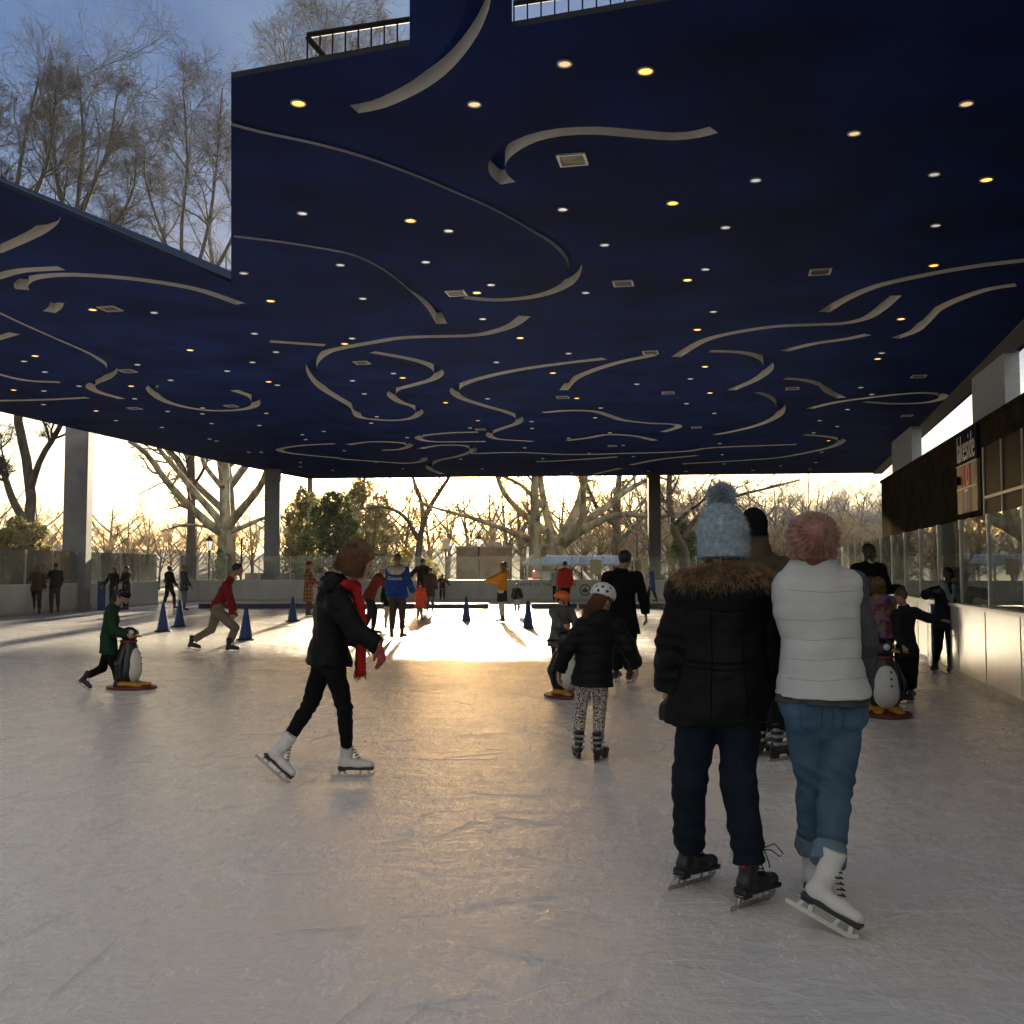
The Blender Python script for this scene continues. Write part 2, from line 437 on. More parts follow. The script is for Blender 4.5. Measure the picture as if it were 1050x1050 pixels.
# ------------------------------------------------------------------ barriers: boards, cap rail, glass panes, posts
def barrier(label, pts, closed_posts=True, step=1.75, top=2.2, bh=1.03, gateway=None, skip=()):
    base = pts[len(pts) // 2]
    root = thing('rink_barrier', label, 'rink barrier', base)
    pts = [p - base for p in pts]
    L = [0]
    for a, b in zip(pts, pts[1:]): L.append(L[-1] + (b - a).length)
    def P(s):
        for i in range(len(pts) - 1):
            if s <= L[i + 1] + 1e-6:
                return pts[i].lerp(pts[i + 1], (s - L[i]) / (L[i + 1] - L[i]))
        return pts[-1]
    def sweep(prof):
        m = MB(); n = len(prof); k = len(pts); off = []
        for i, p in enumerate(pts):
            t = (pts[min(i + 1, k - 1)] - pts[max(i - 1, 0)]).normalized(); nn = Vector((-t.y, t.x, 0))
            off += [p + nn * o + Vector((0, 0, z)) for o, z in prof]
        fs = [(i * n + j, i * n + (j + 1) % n, (i + 1) * n + (j + 1) % n, (i + 1) * n + j) for i in range(k - 1) for j in range(n)]
        return m.add(off, fs + [tuple(range(n))[::-1], tuple(range((k - 1) * n, k * n))])
    # travel is clockwise seen from above, so +n is outside the rink
    sweep([(0, .1), (0, bh - .03), (.12, bh - .03), (.12, .1)]).build('board', M_board, root)
    sweep([(-.012, 0), (-.012, .1), (.12, .1), (.12, 0)]).build('kick_strip', M_kick, root)
    sweep([(-.03, bh - .03), (-.03, bh + .012), (.15, bh + .012), (.15, bh - .03)]).build('cap_rail', M_cap, root)
    tot = L[-1]; k = max(1, round(tot / step)); d = tot / k
    pane0 = None
    for i in range(k):
        a, b = P(i * d), P((i + 1) * d); t = (b - a).normalized(); nn = Vector((-t.y, t.x, 0))
        c = (a + b) / 2 + nn * .07; ln = (b - a).length - .02
        rz = math.atan2(t.y, t.x)
        m = MB().box((0, 0, 0), (ln, .012, top - bh - .02))
        o = m.build('glass_pane', M_glass, root); o.location = c + Vector((0, 0, (top + bh) / 2 + .008)); o.rotation_euler = (0, 0, rz)
        q = a + nn * .07
        jt = MB().box((0, -.072, .56), (.012, .008, .86)).build('panel_joint', M_kick, root); jt.location = q; jt.rotation_euler = (0, 0, rz)
        m = MB().box((0, 0, (top + bh) / 2 - .02), (.035, .05, top - bh)).box((0, 0, top - .06), (.1, .06, .13))
        o = m.build('post', M_cap if i % 2 == 0 else M_white, root); o.location = q; o.rotation_euler = (0, 0, rz)
    return root
b_left = barrier('pale grey rink wall with glass along the side by the two skaters at its end', WALL_L)
b_far = barrier('long rink wall with glass across the far end, lettered on its boards', CORN_L + FAR + CORN_R, step=1.55)
b_right = barrier('cream rink wall with tall glass running in front of the dark building', WALL_R, step=1.6)
# lettering and emblem on the far boards
def far_M(px, py, dy=-.006):
    x = at(px, py, 50.6); y = 50.5 + (x.x + 12.4) * .012
    p = at(px, py, y)
    ang = math.atan(.012)
    return Matrix.Translation(Vector((p.x, p.y + dy, p.z)) - b_far.location) @ Matrix.Rotation(ang, 4, 'Z') @ Matrix.Rotation(math.pi / 2, 4, 'X')
M_ink = mat('dark_ink', (.05, .05, .055), .6, var=.1)
text_mesh('lettering', 'HOME  OF  THE  BROOKLYN', .21, far_M(562, 599.4), M_ink, b_far, .002, sx=1.02)
mb = MB(); Mx = far_M(600, 605)
ringo = [(math.cos(q) * .29, math.sin(q) * .29) for q in np.linspace(0, 2 * math.pi, 29)[:-1]]
ringi = [(x * .8, y * .8) for x, y in ringo]
n_ = len(ringo)
mb.add([Mx @ Vector((x, y, .002)) for x, y in ringo + ringi], [(i, (i + 1) % n_, n_ + (i + 1) % n_, n_ + i) for i in range(n_)])
mb.add([Mx @ Vector((x, y, .003)) for x, y in ((-.13, -.12), (.13, -.12), (.17, .0), (.05, .06), (.0, .18), (-.06, .06), (-.17, .02))], [tuple(range(7))])
mb.build('emblem', M_ink, b_far)
# blue gate edges
def gate_post(px, py, label, d, side):
    g = G(px, py)
    t = thing('gate_post', label, 'gate post', g, side)
    MB().box((0, 0, .53), (d, .1, 1.06)).build('post', M_blue, t, bevel=.008)
    MB().box((0, 0, 1.07), (d + .03, .13, .03)).build('cap', M_black, t)
    MB().box((d / 2 + .003, -.03, .55), (.02, .05, .9)).build('edge_trim', M_white, t)
gate_post(104.5, 626.0, 'dark blue gate post by the huddled group at the far side wall', .32, .0)
p = rwall(16.0)
t = thing('gate_post', 'slim blue gate edge in the cream wall behind the man in black', 'gate post', p + Vector((-.05, 0, 0)), -.2)
MB().box((0, 0, .5), (.06, .26, .96)).build('post', M_blue, t, bevel=.008)
MB().box((-.005, .16, .5), (.05, .05, .96)).build('edge_trim', M_white, t)
# low curbs that split the two rinks
def curb(x0, x1, label):
    a, b = G(x0, 624.0), G(x1, 624.0)
    c = (a + b) / 2
    t = thing('curb_beam', label, 'curb', (c.x, 41.0, 0))
    MB().box((0, 0, .09), (b.x - a.x, .45, .18)).build('beam', M_beam, t, bevel=.015)
    MB().box((0, 0, .186), (b.x - a.x, .5, .012)).build('cap', mat('curb_cap', (.22, .22, .26), .4), t)
curb(202, 501, 'long low dark blue curb lying across the ice from the far side to the gap')
curb(545, 592, 'short low dark curb between the gap and the man in red')
curb(594, 762, 'low dark curb across the ice behind the man in the dark overcoat')
# ------------------------------------------------------------------ canopy
H = 6.6
def C(px, py): return G(px, py, H)
TL, TR = C(316, 491), C(905, 485)
outer_px = [(237, 290), (237, 80), (420, 46.5), (420, -40), (525, -40), (525, 28.4), (690, 0)]  # notch and bay stand in for a reflection in window glass
out = [Vector((-22.6, 5, 0)), Vector((-16.45, 32.8, 0)), C(200, 468), C(266.7, 481.7), TL, TR, C(1050, 357)]
out += [Vector((7.4, 7, 0)), Vector((5, -3, 0)), Vector((2.4, -3, 0)), Vector((1.9, 8.8, 0))]
out += [C(*p) for p in outer_px[::-1]] + [C(0, 190), Vector((-10.4, 5, 0))]
out = [Vector((p.x, p.y)) for p in out]
GR = '''493,-22 491,0 487,16 479,34 464,56 446,75 421,92  388,107 363,112
521,188 512,180 509,171 513,162 525,152 545,142 575,135.5 612,134 650,137 690,140 715,137.5 732,133
240,125 270,133 330,146 380,160 430,178 475,197 515,215 550,235 575,252 588,268 589,280 580,292 560,301 535,306 505,307.5 476,305
240,241 290,247 340,255 370,262 400,277 425,297 443,315 453,332
538,324 526,333 510,339 483,344 417,346 383,351 350,357 333,362 321,372 320,383 330,397 347,408 363,418 370,428 400,431 421,429 430,423 425,417 412,413 401.7,406 405,400 420,395.7 443,389 450,381.7 440,374 420,368 382,361
620,367.7 576.7,372.7 533,379 500,386 476.7,393 466,400 473,408 496.7,416 520,422.7 531.7,428 530,434 513,440 501.7,445 510,450 546.7,452.7
670,364 633,372 603,381.7 586.7,390 578,400
693,366 720,350 750,341.7 793,335 833,333 863,331.7 886.7,326.7 903,316.7 918,303
845,320 866.7,306.7 900,293 950,281.7 1000,273 1050,267 1100,262
1041.7,292 1013,296.7 983,306.7 960,318 948,330 936.7,340 918,346.7
804,360 833,352.7 866.7,347.7 890,343
728,360 756.7,361 776.7,365 786.7,371.7 786.7,380 773,390 750,400
778,402 793,408 800.7,416.7 796.7,426.7 776.7,436 750,442.7 733,445.7
805,388 826.7,390 843,395 850,401.7 863,408
830,419 856.7,412.7 900,406.7 940,403 963,404 966.7,408 950,412.7 916.7,414 886.7,412
556.7,423 583,421 610,422 626.7,427 640,431 666.7,434 690,435 695,438 680,443
581.7,451.7 603,449 623,445.7 650,447 671.7,451.7
490,443 460,444 434,446.7 430,450 446.7,453 498,452.7
356.7,456 380,453 410,454 420,456.7 410,460.7 391.7,461.7
431.7,460 450,456.7 476.7,457 485,461.7 470,467.7 446.7,473 440,480 453,486
350,470.7 383,473 416.7,475 433,472.7 435,469
483,465 533,464 583,466 640,465 700,463 733,459 816.7,455.7
550,473.5 583,472 633,468.5
646.7,476.7 676.7,471 715,467
610,486 636.7,480
825,445.7 850,448 863,452 853,458 833,463 800,469 766.7,471.7 700,475.7
-6,258 20,246.7 40,236.7 51.7,226.7 53,220
-6,285 20,277.7 63,275
23,297 21.7,291.7 33,285 66.7,281.7 116.7,284 166.7,290 206.7,298 246.7,311.7
50,320 56,316 59,310
-6,316 26.7,331.7 60,346.7 90,360 106.7,370 115,378 110,386.7 93,395 100,401.7 125,409
-6,382 26.7,390 61.7,392
-6,411 43,410 90,407.7
-6,348 15,341.7
158,395 155,400 166.7,410 186.7,416.7 213,420.7 240,420.7 260,416.7 260,408 240,400
276.7,350 333,354
343,455 310,456.7 286.7,460.7 300,465 350,470'''
canopy = thing('canopy', 'huge navy blue rink roof with curved silver grooves in its underside', 'canopy roof', (0, 24, 0))
ORG = Vector((0, 24, 0))
vv = [p for p in out]; faces = [list(range(len(out)))]
grooves = []
for line in GR.split('\n'):
    px = [tuple(map(float, s.split(','))) for s in line.split()]
    pl = catmull([(C(*q).x, C(*q).y) for q in px], .22)
    w = .092 + .0014 * pl[:, 1].mean()
    tn = np.gradient(pl, axis=0); tn /= np.linalg.norm(tn, axis=1)[:, None] + 1e-9
    nn = np.stack([-tn[:, 1], tn[:, 0]], 1)
    Lp, Rp = pl + nn * w, pl - nn * w
    grooves.append((Lp, Rp)); k = len(vv)
    for a, b in zip(Lp, Rp): vv += [Vector(a), Vector(b)]
    for i in range(len(pl) - 1): faces.append([k + 2 * i, k + 2 * i + 1, k + 2 * i + 3, k + 2 * i + 2])
rv, re, rf, _, _, of = delaunay_2d_cdt(vv, [], faces, 0, 1e-5)
def inside(x, y):
    c = False; j = len(out) - 1
    for i in range(len(out)):
        if (out[i].y > y) != (out[j].y > y) and x < (out[j].x - out[i].x) * (y - out[i].y) / (out[j].y - out[i].y) + out[i].x: c = not c
        j = i
    return c
cen = np.array([(sum((rv[i] for i in f), Vector((0, 0))) / len(f))[:] for f in rf])
keep = np.array([inside(*c) for c in cen])
def cr2(o, a, c): return (a[0] - o[0]) * (c[:, 1] - o[1]) - (a[1] - o[1]) * (c[:, 0] - o[0])
for Lp, Rp in grooves:
    lo, hi = np.minimum(Lp, Rp).min(0) - .1, np.maximum(Lp, Rp).max(0) + .1
    ii = np.where((cen > lo).all(1) & (cen < hi).all(1) & keep)[0]; cc = cen[ii]; hit = np.zeros(len(ii), bool)
    for i in range(len(Lp) - 1):
        for q in ((Lp[i], Rp[i], Rp[i + 1]), (Lp[i], Rp[i + 1], Lp[i + 1])):
            s3 = [cr2(q[k], q[(k + 1) % 3], cc) for k in range(3)]
            hit |= ((s3[0] >= 0) & (s3[1] >= 0) & (s3[2] >= 0)) | ((s3[0] <= 0) & (s3[1] <= 0) & (s3[2] <= 0))
    keep[ii[hit]] = False
tri = [f for f, k in zip(rf, keep) if k]
mb = MB(); mb.add([(v.x - ORG.x, v.y - ORG.y, H) for v in rv], [tuple(f)[::-1] for f in tri])
mb.build('ceiling', M_navy, canopy)
for gi, (Lp, Rp) in enumerate(grooves):
    n = len(Lp); m = MB(); z0 = H + .001; tt = np.linspace(0, 1, n)
    # some grooves start shallow to imitate dim walls and deepen along their run
    z1s = H + {2: .035 + .2 * np.clip(tt * 2.2 - 1.05, 0, 1), 3: .035 + .2 * np.clip(tt * 3 - 1.9, 0, 1), 30: .04 + .18 * np.clip(tt * 2 - .7, 0, 1), 31: .05 + 0 * tt, 26: .235 - .20 * np.clip(tt * 2 - .7, 0, 1), 12: .06 + .18 * np.clip(tt * 3, 0, 1)}.get(gi, .20 + 0 * tt)
    m.add([(a[0], a[1] - 24, z) for a, z1 in zip(Lp, z1s) for z in (z0, z1)], [(2 * i, 2 * i + 1, 2 * i + 3, 2 * i + 2) for i in range(n - 1)])
    m.add([(a[0], a[1] - 24, z) for a, z1 in zip(Rp, z1s) for z in (z0, z1)], [(2 * i, 2 * i + 2, 2 * i + 3, 2 * i + 1) for i in range(n - 1)])
    for e in (0, n - 1):
        z1 = z1s[e]; m.add([(Lp[e][0], Lp[e][1] - 24, z0), (Rp[e][0], Rp[e][1] - 24, z0), (Rp[e][0], Rp[e][1] - 24, z1), (Lp[e][0], Lp[e][1] - 24, z1)], [(0, 1, 2, 3)])
    g = m.build('groove', M_silver, canopy)
    m = MB().add([(q[0], q[1] - 24, z1) for a, b, z1 in zip(Lp, Rp, z1s) for q in (a, b)], [(2 * i, 2 * i + 1, 2 * i + 3, 2 * i + 2) for i in range(n - 1)])
    m.build('groove_back', M_navy, g)
# fascia: short upright lip, then the roof slopes in to its top
n = len(out); HT = 7.0
def inset(poly, d):
    r = []
    for i in range(len(poly)):
        a, b, c = poly[i - 1], poly[i], poly[(i + 1) % len(poly)]
        e1 = (b - a).normalized(); e2 = (c - b).normalized()
        n1 = Vector((e1.y, -e1.x)); n2 = Vector((e2.y, -e2.x)); q = (n1 + n2)
        q = q / max(.35, q.length_squared / 2) if q.length > .2 else n1
        r.append(b + q * d * .5 * (2 if False else 1))
    return r
area = sum(out[i].x * out[(i + 1) % n].y - out[(i + 1) % n].x * out[i].y for i in range(n))
ins = inset(out, -1.3 if area > 0 else 1.3)
if sum(inside(*p) for p in ins) < len(ins) / 2: ins = inset(out, 1.3 if area > 0 else -1.3)
print('INSET', sum(inside(*p) for p in ins), len(ins))
mb = MB()
mb.add([(p.x, p.y - 24, z) for p in out for z in (H, H + .06)], [(2 * i, 2 * ((i + 1) % n), 2 * ((i + 1) % n) + 1, 2 * i + 1) for i in range(n)])
mb.add([(p.x, p.y - 24, H + .06) for p in out] + [(p.x, p.y - 24, HT) for p in ins], [(i, (i + 1) % n, n + (i + 1) % n, n + i) for i in range(n)])
mb.build('fascia', M_navy2, canopy)
mb = MB(); r2 = delaunay_2d_cdt(ins, [], [list(range(n))], 1, 1e-5)
mb.add([(v.x, v.y - 24, HT) for v in r2[0]], [tuple(f) for f in r2[2]])
mb.build('roof_top', mat('roof_membrane', (.12, .12, .13), .8), canopy)
a_, b_ = out[5], Vector((7.4, 7)); d_ = (b_ - a_).normalized(); p_ = Vector((d_.y, -d_.x))
if p_.x > 0: p_ = -p_
mb = MB(); mb.add([(*(q - Vector((0, 24))), z) for z in (H - .05, H - .004) for q in (a_ + p_ * .03, b_ + p_ * .03, b_ + p_ * .5, a_ + p_ * .5)], [(0, 1, 2, 3), (4, 7, 6, 5), (0, 4, 5, 1), (1, 5, 6, 2), (2, 6, 7, 3), (3, 7, 4, 0)])
mb.build('edge_trim', mat('edge_grey', (.14, .14, .15), .6), canopy)
# downlights: x,y,(lit)
DL = '''306,105,1 277.5,308,1 95,317,1 310,218 250,279.5 349,271 158,320 261,341.5 579,64.5,2 662,72,1 486.5,106,2 690,207.5,1 577,214 421,225.5,1 460,236 620,250.5 436.5,268
503.5,291.5 489,299.5,1 600.5,299.5 372,305.5 495,326.5 533.5,346,1 361,346.5 991,105.5,2 876,136,2 775,184 958,178 1011.5,183.5,1 744,232.5 959.5,230.5 957.5,271.5,1 723.5,275.5 705,286.5,1
731.5,319 715,337.5,1 924,326.5,1 36,364.5,1 24.5,370 46,381 45,400.5 14,399.5,1 81,395.5 44.5,414.5 98.5,421,1 119,431 134.5,395.5,1 138,408.5 141,373.5 195,358.5,1 259,371
233,380 175,389.5 208,418,2 207.5,424 172,421.5 166,438,2 217,434 215,450 222,452 273,423.5 266,436,2 275.5,391,1 283,360.5 284.5,394.5 313.5,450.5,2 310,445.5 332,442 255,463.5 268,463.5 308,474 308,478.5 341,482
353.5,352,1 583,362 509,371 567,382,1 403.5,382.5 413,387,1 361.5,390 373.5,403.5 653,393.5 500,408.5 457,412.5,1 591.5,408,1 616,418 610.5,428,2 386.5,427 380.5,433.5,2 490,431,2 545,432 545.5,439
417.5,448.5 482,438.5 625.5,443.5,2 583,449 538,459 511,464,2 639,456.5,2 353,462 386,474 413,480.5 472.5,470.5 556.5,470 604,464.5 649.5,468 494.5,480.5 586,485 665,483
708,388 723,375.5,1 704,413.5 728,402.5,1 732.5,423.5 904,361.5 900,367.5,1 882.5,397 869,419.5,2 894,404 840.5,431 858.5,437 834.5,443.5 849.5,451.5,1 738,454.5 740.5,466,2 842.5,463.5,2 836.5,474 742.5,475.5 830.5,481 772,482 703.5,483 800.5,477.5'''
PALE = 'small pale round downlight without amber glow in the navy ceiling'
LIT = 'glowing amber round downlight in the navy ceiling'
HALF = 'dim pale yellow round downlight in the navy ceiling'
M_lenshalf = mat('lens_dim', (1., .72, .36), .4, var=.2, vs=60, emit=.22)
def mk_dl(r, lens, lab, grp):
    t = thing('downlight', lab, 'downlight', (0, 0, H), 0, grp)
    MB().lathe([(r * .78, -.004), (r * .8, -.018), (r, -.02), (r * 1.04, -.012), (r * 1.04, .0)], 20).build('trim', M_trim, t, True)
    MB().lathe([(r * .8, -.012), (r * .8, -.006)], 18).build('lens', lens, t)
    return t
protos = {0: mk_dl(.076, M_lenspale, PALE, 'pale ceiling downlights'), 1: mk_dl(.086, M_lenson, LIT, 'glowing ceiling downlights'), 2: mk_dl(.078, M_lenshalf, HALF, 'dim ceiling downlights')}
used = set()
for s in DL.split():
    q = s.split(','); p = C(float(q[0]), float(q[1])); k = int(q[2]) if len(q) > 2 else 0
    if not inside(p.x, p.y): continue
    if k not in used: used.add(k); protos[k].location = p; continue
    dup(protos[k], p)
# square ceiling vents
VT = [(113, 316), (587, 163), (639, 290), (468, 300), (841, 278), (131, 380), (138, 418.5), (237, 416), (371, 371.5), (667, 361), (577, 407), (685, 402.5), (628, 457), (492.5, 440), (930, 426), (920, 455), (714, 438), (812.5, 398), (942, 385.5)]
vp = None
for px, py in VT:
    p = C(px, py)
    if not inside(p.x, p.y): continue
    if vp is None:
        vp = thing('ceiling_vent', 'square grey vent with pale frame set in the navy ceiling', 'ceiling vent', p, -.2, 'square ceiling vents')
        f = MB()
        for a, b, c, d in ((-.165, 0, .03, .36), (.165, 0, .03, .36), (0, -.165, .3, .03), (0, .165, .3, .03)): f.box((a, b, -.012), (c, d, .024))
        f.build('frame', M_trim, vp)
        f = MB().box((0, 0, .0), (.3, .3, .006))
        for i in range(7): f.box((0, -.12 + i * .04, -.008), (.29, .012, .008))
        f.build('grille', M_vent, vp)
    else: dup(vp, p)
# railing of a window reflection, built on the roof, set back from the edge
def railing(pxa, pxb, setback, label, brace):
    e = lambda px: C(px, 80 - (px - 237) * .1766)
    def pos(px):
        q = e(px); s = (q.y + setback) / q.y
        return Vector((q.x * s, q.y * s, HT))
    a, b = pos(pxa), pos(pxb); t = thing('reflected_railing', label, 'railing', a); d = b - a; L = d.length
    MB().tube([(0, 0, .98), tuple(d + Vector((0, 0, .98)))], .035, 8).build('top_rail', M_black, t)
    MB().tube([(0, 0, .06), tuple(d + Vector((0, 0, .06)))], .025, 6).build('bottom_rail', M_black, t)
    k = int(L / .155); first = None
    for i in range(k + 1):
        q = d * (i / k)
        if first is None:
            first = MB().box((0, 0, .49), (.018, .018, .98)).build('baluster', M_black, t)
        else:
            o = first.copy(); COL.objects.link(o); o.location = q
    if brace: MB().tube([(0, 0, .95), tuple(d.normalized() * .75 + Vector((0, 0, .05)))], .035, 6).build('brace', M_black, t)
railing(315, 421, 2.0, 'black roof railing with a slanted brace at its free end', True)
railing(527, 700, 2.0, 'black roof railing without brace above the ceiling edge', False)
# ------------------------------------------------------------------ columns
def column(x, y, w, d, label, z1, rz=0., m=M_concrete):
    t = thing('column', label, 'column', (x, y, 0), rz)
    MB().box((0, 0, z1 / 2), (w, d, z1)).build('shaft', m, t, bevel=.02)
    MB().box((0, 0, .12), (w + .1, d + .1, .24)).build('base', m, t, bevel=.02)
p = at(79, 560, 38.3); column(p.x, p.y, .84, .75, 'wide grey concrete column behind the glass near the two end skaters', 6.9, .12)
p = at(279, 560, 51.6); column(p.x, p.y, .75, .6, 'grey concrete column beside the forked pale tree', 6.98, .12)
p = at(671, 560, 53.2); column(p.x, p.y, .62, .5, 'slim dark column beyond the far wall, silhouetted by trees', 6.9, 0, mat('dark_column', (.03, .03, .034), .6))
def rl(L, Y): return Vector((L * 1.0233 + UX * Y, Y, 0))
for px, lab in ((1024, 'blue grey roof column rising behind the dark building, nearest the sign'), (931, 'blue grey roof column rising behind the far part of the dark building')):
    k = (px - 525) / FPX; Y = 6.35 * 1.0233 / (k - UX); q = rl(6.35, Y)
    column(q.x, q.y, .35, 3.3 if px > 1000 else 4.6, lab, 6.62, -.214, mat('pier_concrete', (.50, .55, .64), .7, var=.12))
p = at(830, 560, 53.4)
tag(MB().tube([(0, 0, 0), (0, 0, 6.6)], .022, 6).build('steel_cable', M_black, loc=(p.x, p.y, 0)), 'thin dark steel cable hung from the canopy edge to the ground', 'cable')
# ------------------------------------------------------------------ dark building
def fac(px, py, L=5.2):
    Y = L * 1.0233 / ((px - 525) / FPX - UX); return at(px, py, Y)
far_p = fac(905, 560); near_p = rl(5.2, -4)
hb = 4.62
bl = thing('stone_building', 'long dark stone building beside the rink under the canopy edge', 'building', far_p.xy.to_3d())
u = (near_p - far_p); u.z = 0; Lb = u.length; u.normalize(); nrm_ = Vector((u.y, -u.x, 0))  # u runs towards the camera, nrm_ faces the rink
if nrm_.x > 0: nrm_ = -nrm_
BM = Matrix((( u.x, 0, nrm_.x, 0), (u.y, 0, nrm_.y, 0), (0, 1, 0, 0), (0, 0, 0, 1)))  # local x along wall, y up, z out
def bpt(px, py):
    p = fac(px, py) - bl.location; return p.dot(u), p.z
m = MB().prism([(0, 0), (Lb, 0), (Lb, hb), (0, hb)], -7, 0, BM); m.build('wall', M_stone, bl)
m = MB().prism([(-.05, hb), (Lb, hb), (Lb, hb + .1), (-.05, hb + .1)], -7, .04, BM); m.build('coping', M_stone, bl)
x0, y0 = bpt(1012, 500); x1 = Lb - .5
m = MB().prism([(x0, 2.6), (x1, 2.6), (x1, 4.1), (x0, 4.1)], .004, .02, BM)
wnd = m.build('window', mat('dark_window', (.006, .006, .008), .5, var=.0, spec=.06), bl)
m = MB()
for xx in np.arange(x0, x1, 1.5): m.prism([(xx, 2.6), (xx + .05, 2.6), (xx + .05, 4.1), (xx, 4.1)], .02, .05, BM)
m.prism([(x0, 3.0), (x1, 3.0), (x1, 3.06), (x0, 3.06)], .02, .045, BM)
m.build('frame', M_trim, wnd)
M_door = mat('bronze_frame', (.16, .15, .12), .4, .3, var=.15)
M_pane = mat('door_pane', (.05, .06, .05), .12, var=.3, vs=2, spec=.7)
for px0, px1 in ((986, 1003), (1006, 1022), (1030, 1049)):
    xa, _ = bpt(px0, 560); xb, _ = bpt(px1, 560)
    m = MB().prism([(xa, 0), (xb, 0), (xb, 2.5), (xa, 2.5)], .004, .015, BM); dr = m.build('door', M_pane, bl)
    m = MB()
    for a, b, c, d in ((xa, 0, xa + .12, 2.5), (xb - .12, 0, xb, 2.5), (xa + .12, 2.38, xb - .12, 2.5), (xa + .12, .95, xb - .12, 1.03), (xa + .12, 0, xb - .12, .18)):
        m.prism([(a, b), (c, b), (c, d), (a, d)], .015, .07, BM)
    m.build('frame', M_door, dr)
# sign panel on the facade
sx0, sy1 = bpt(986.5, 462); sx1, _ = bpt(1007.5, 462); _, sy0 = bpt(985.5, 528)
sg = thing('sign_board', 'upright panel sign with white lettering over a red number on the stone building', 'sign', bl.location + u * sx0 + nrm_ * .01)
def sgp(name, a, b, c, d, m, z0=.0, z1=.06, parent=sg):
    W = sx1 - sx0; Hh = sy1 + .35 - sy0; q = MB()
    return q.prism([(a * W, sy0 + b * Hh), (c * W, sy0 + b * Hh), (c * W, sy0 + d * Hh), (a * W, sy0 + d * Hh)], z0, z1, BM).build(name, m, parent)
M_beige = mat('sign_beige', (.36, .29, .19), .5, var=.25, vs=2)
M_sred = mat('sign_red', (.62, .075, .035), .5, var=.1)
M_snavy = mat('sign_navy', (.010, .014, .038), .8, var=.1, spec=.05)
sgp('backing', 0, 0, 1, .60, M_beige); sgp('name_panel', -.02, .60, 1.02, 1, M_snavy)
sgp('number_panel', .26, .31, .70, .575, M_sred, .06, .07); sgp('lower_panel', .26, .0, .70, .295, mat('sign_grey', (.16, .155, .15), .5), .06, .07)
sgp('divider', .0, .58, 1., .60, M_trim, .06, .075); sgp('divider', .0, .295, 1., .31, M_trim, .06, .072)
sgp('lamp', .08, .36, .2, .46, M_black, .06, .16)
W = sx1 - sx0; Hh = sy1 + .35 - sy0
def TM(a, b, z): return BM @ Matrix.Translation((a * W, sy0 + b * Hh, z))
text_mesh('name_lettering', 'lakeside', .86, TM(.48, .78, .066), M_white, sg, .004, sx=.66)
text_mesh('number_lettering', '10', .72, TM(.48, .44, .074), mat('number_pink', (.9, .5, .4), .5), sg, .003, sx=1.1)
text_mesh('pictogram', 'T', .7, TM(.48, .14, .074), M_trim, sg, .003, sx=.9)
# ------------------------------------------------------------------ trees
def tubes_np(P, R, sides):
    B, n, _ = P.shape
    T = np.gradient(P, axis=1); T /= np.linalg.norm(T, axis=2, keepdims=True) + 1e-9
    ref = np.array([.37, .61, .7]); a = np.cross(T, ref); bad = np.linalg.norm(a, axis=2, keepdims=True) < .15
    a = np.where(bad, np.cross(T, np.array([1., 0, 0])), a); a /= np.linalg.norm(a, axis=2, keepdims=True) + 1e-9
    b = np.cross(T, a)
    q = 2 * np.pi * np.arange(sides) / sides
    V = P[:, :, None] + (a[:, :, None] * np.cos(q)[None, None, :, None] + b[:, :, None] * np.sin(q)[None, None, :, None]) * R[:, :, None, None]
    V = V.reshape(-1, 3)
    i, j = np.meshgrid(np.arange(n - 1), np.arange(sides), indexing='ij'); j2 = (j + 1) % sides
    f = np.stack([i * sides + j, i * sides + j2, (i + 1) * sides + j2, (i + 1) * sides + j], -1).reshape(-1, 4)
    Fc = (f[None] + (np.arange(B) * n * sides)[:, None, None]).reshape(-1, 4)
    return V, Fc
def grow(r, st, dr, ln, r0, r1, n, wob, trop):
    B = len(st); P = np.zeros((B, n, 3)); P[:, 0] = st; d = dr.copy()
    for i in range(1, n):
        d = d + r.normal(size=(B, 3)) * wob + np.array([0, 0, trop]); d /= np.linalg.norm(d, axis=1, keepdims=True)
        P[:, i] = P[:, i - 1] + d * (ln / (n - 1))[:, None]
    t = np.linspace(0, 1, n)[None]
    return P, r0[:, None] * (1 - t) + r1[:, None] * t
def spawn(r, P, R, k, lr, ang, rr, n, wob, trop, tmin=.2, minr=.004, scale=None):
    B, m, _ = P.shape; i = np.repeat(np.arange(B), k); t = tmin + (1 - tmin) * r.rand(B * k) ** .8
    x = t * (m - 1); a = np.clip(x.astype(int), 0, m - 2); f = (x - a)[:, None]
    st = P[i, a] * (1 - f) + P[i, a + 1] * f; tg = P[i, a + 1] - P[i, a]; tg /= np.linalg.norm(tg, axis=1, keepdims=True) + 1e-9
    rad = R[i, a] * (1 - f[:, 0]) + R[i, a + 1] * f[:, 0]
    pr = np.cross(tg, r.normal(size=(B * k, 3))); pr /= np.linalg.norm(pr, axis=1, keepdims=True) + 1e-9
    an = np.radians(ang[0] + (ang[1] - ang[0]) * r.rand(B * k))[:, None]
    d = tg * np.cos(an) + pr * np.sin(an)
    L = np.linalg.norm(np.diff(P, axis=1), axis=2).sum(1)[i] * (lr[0] + (lr[1] - lr[0]) * r.rand(B * k)) * (1.15 - .55 * t)
    q0 = np.maximum(rad * rr, minr)
    return grow(r, st, d, L, q0, np.maximum(q0 * .35, minr * .7), n, wob, trop)
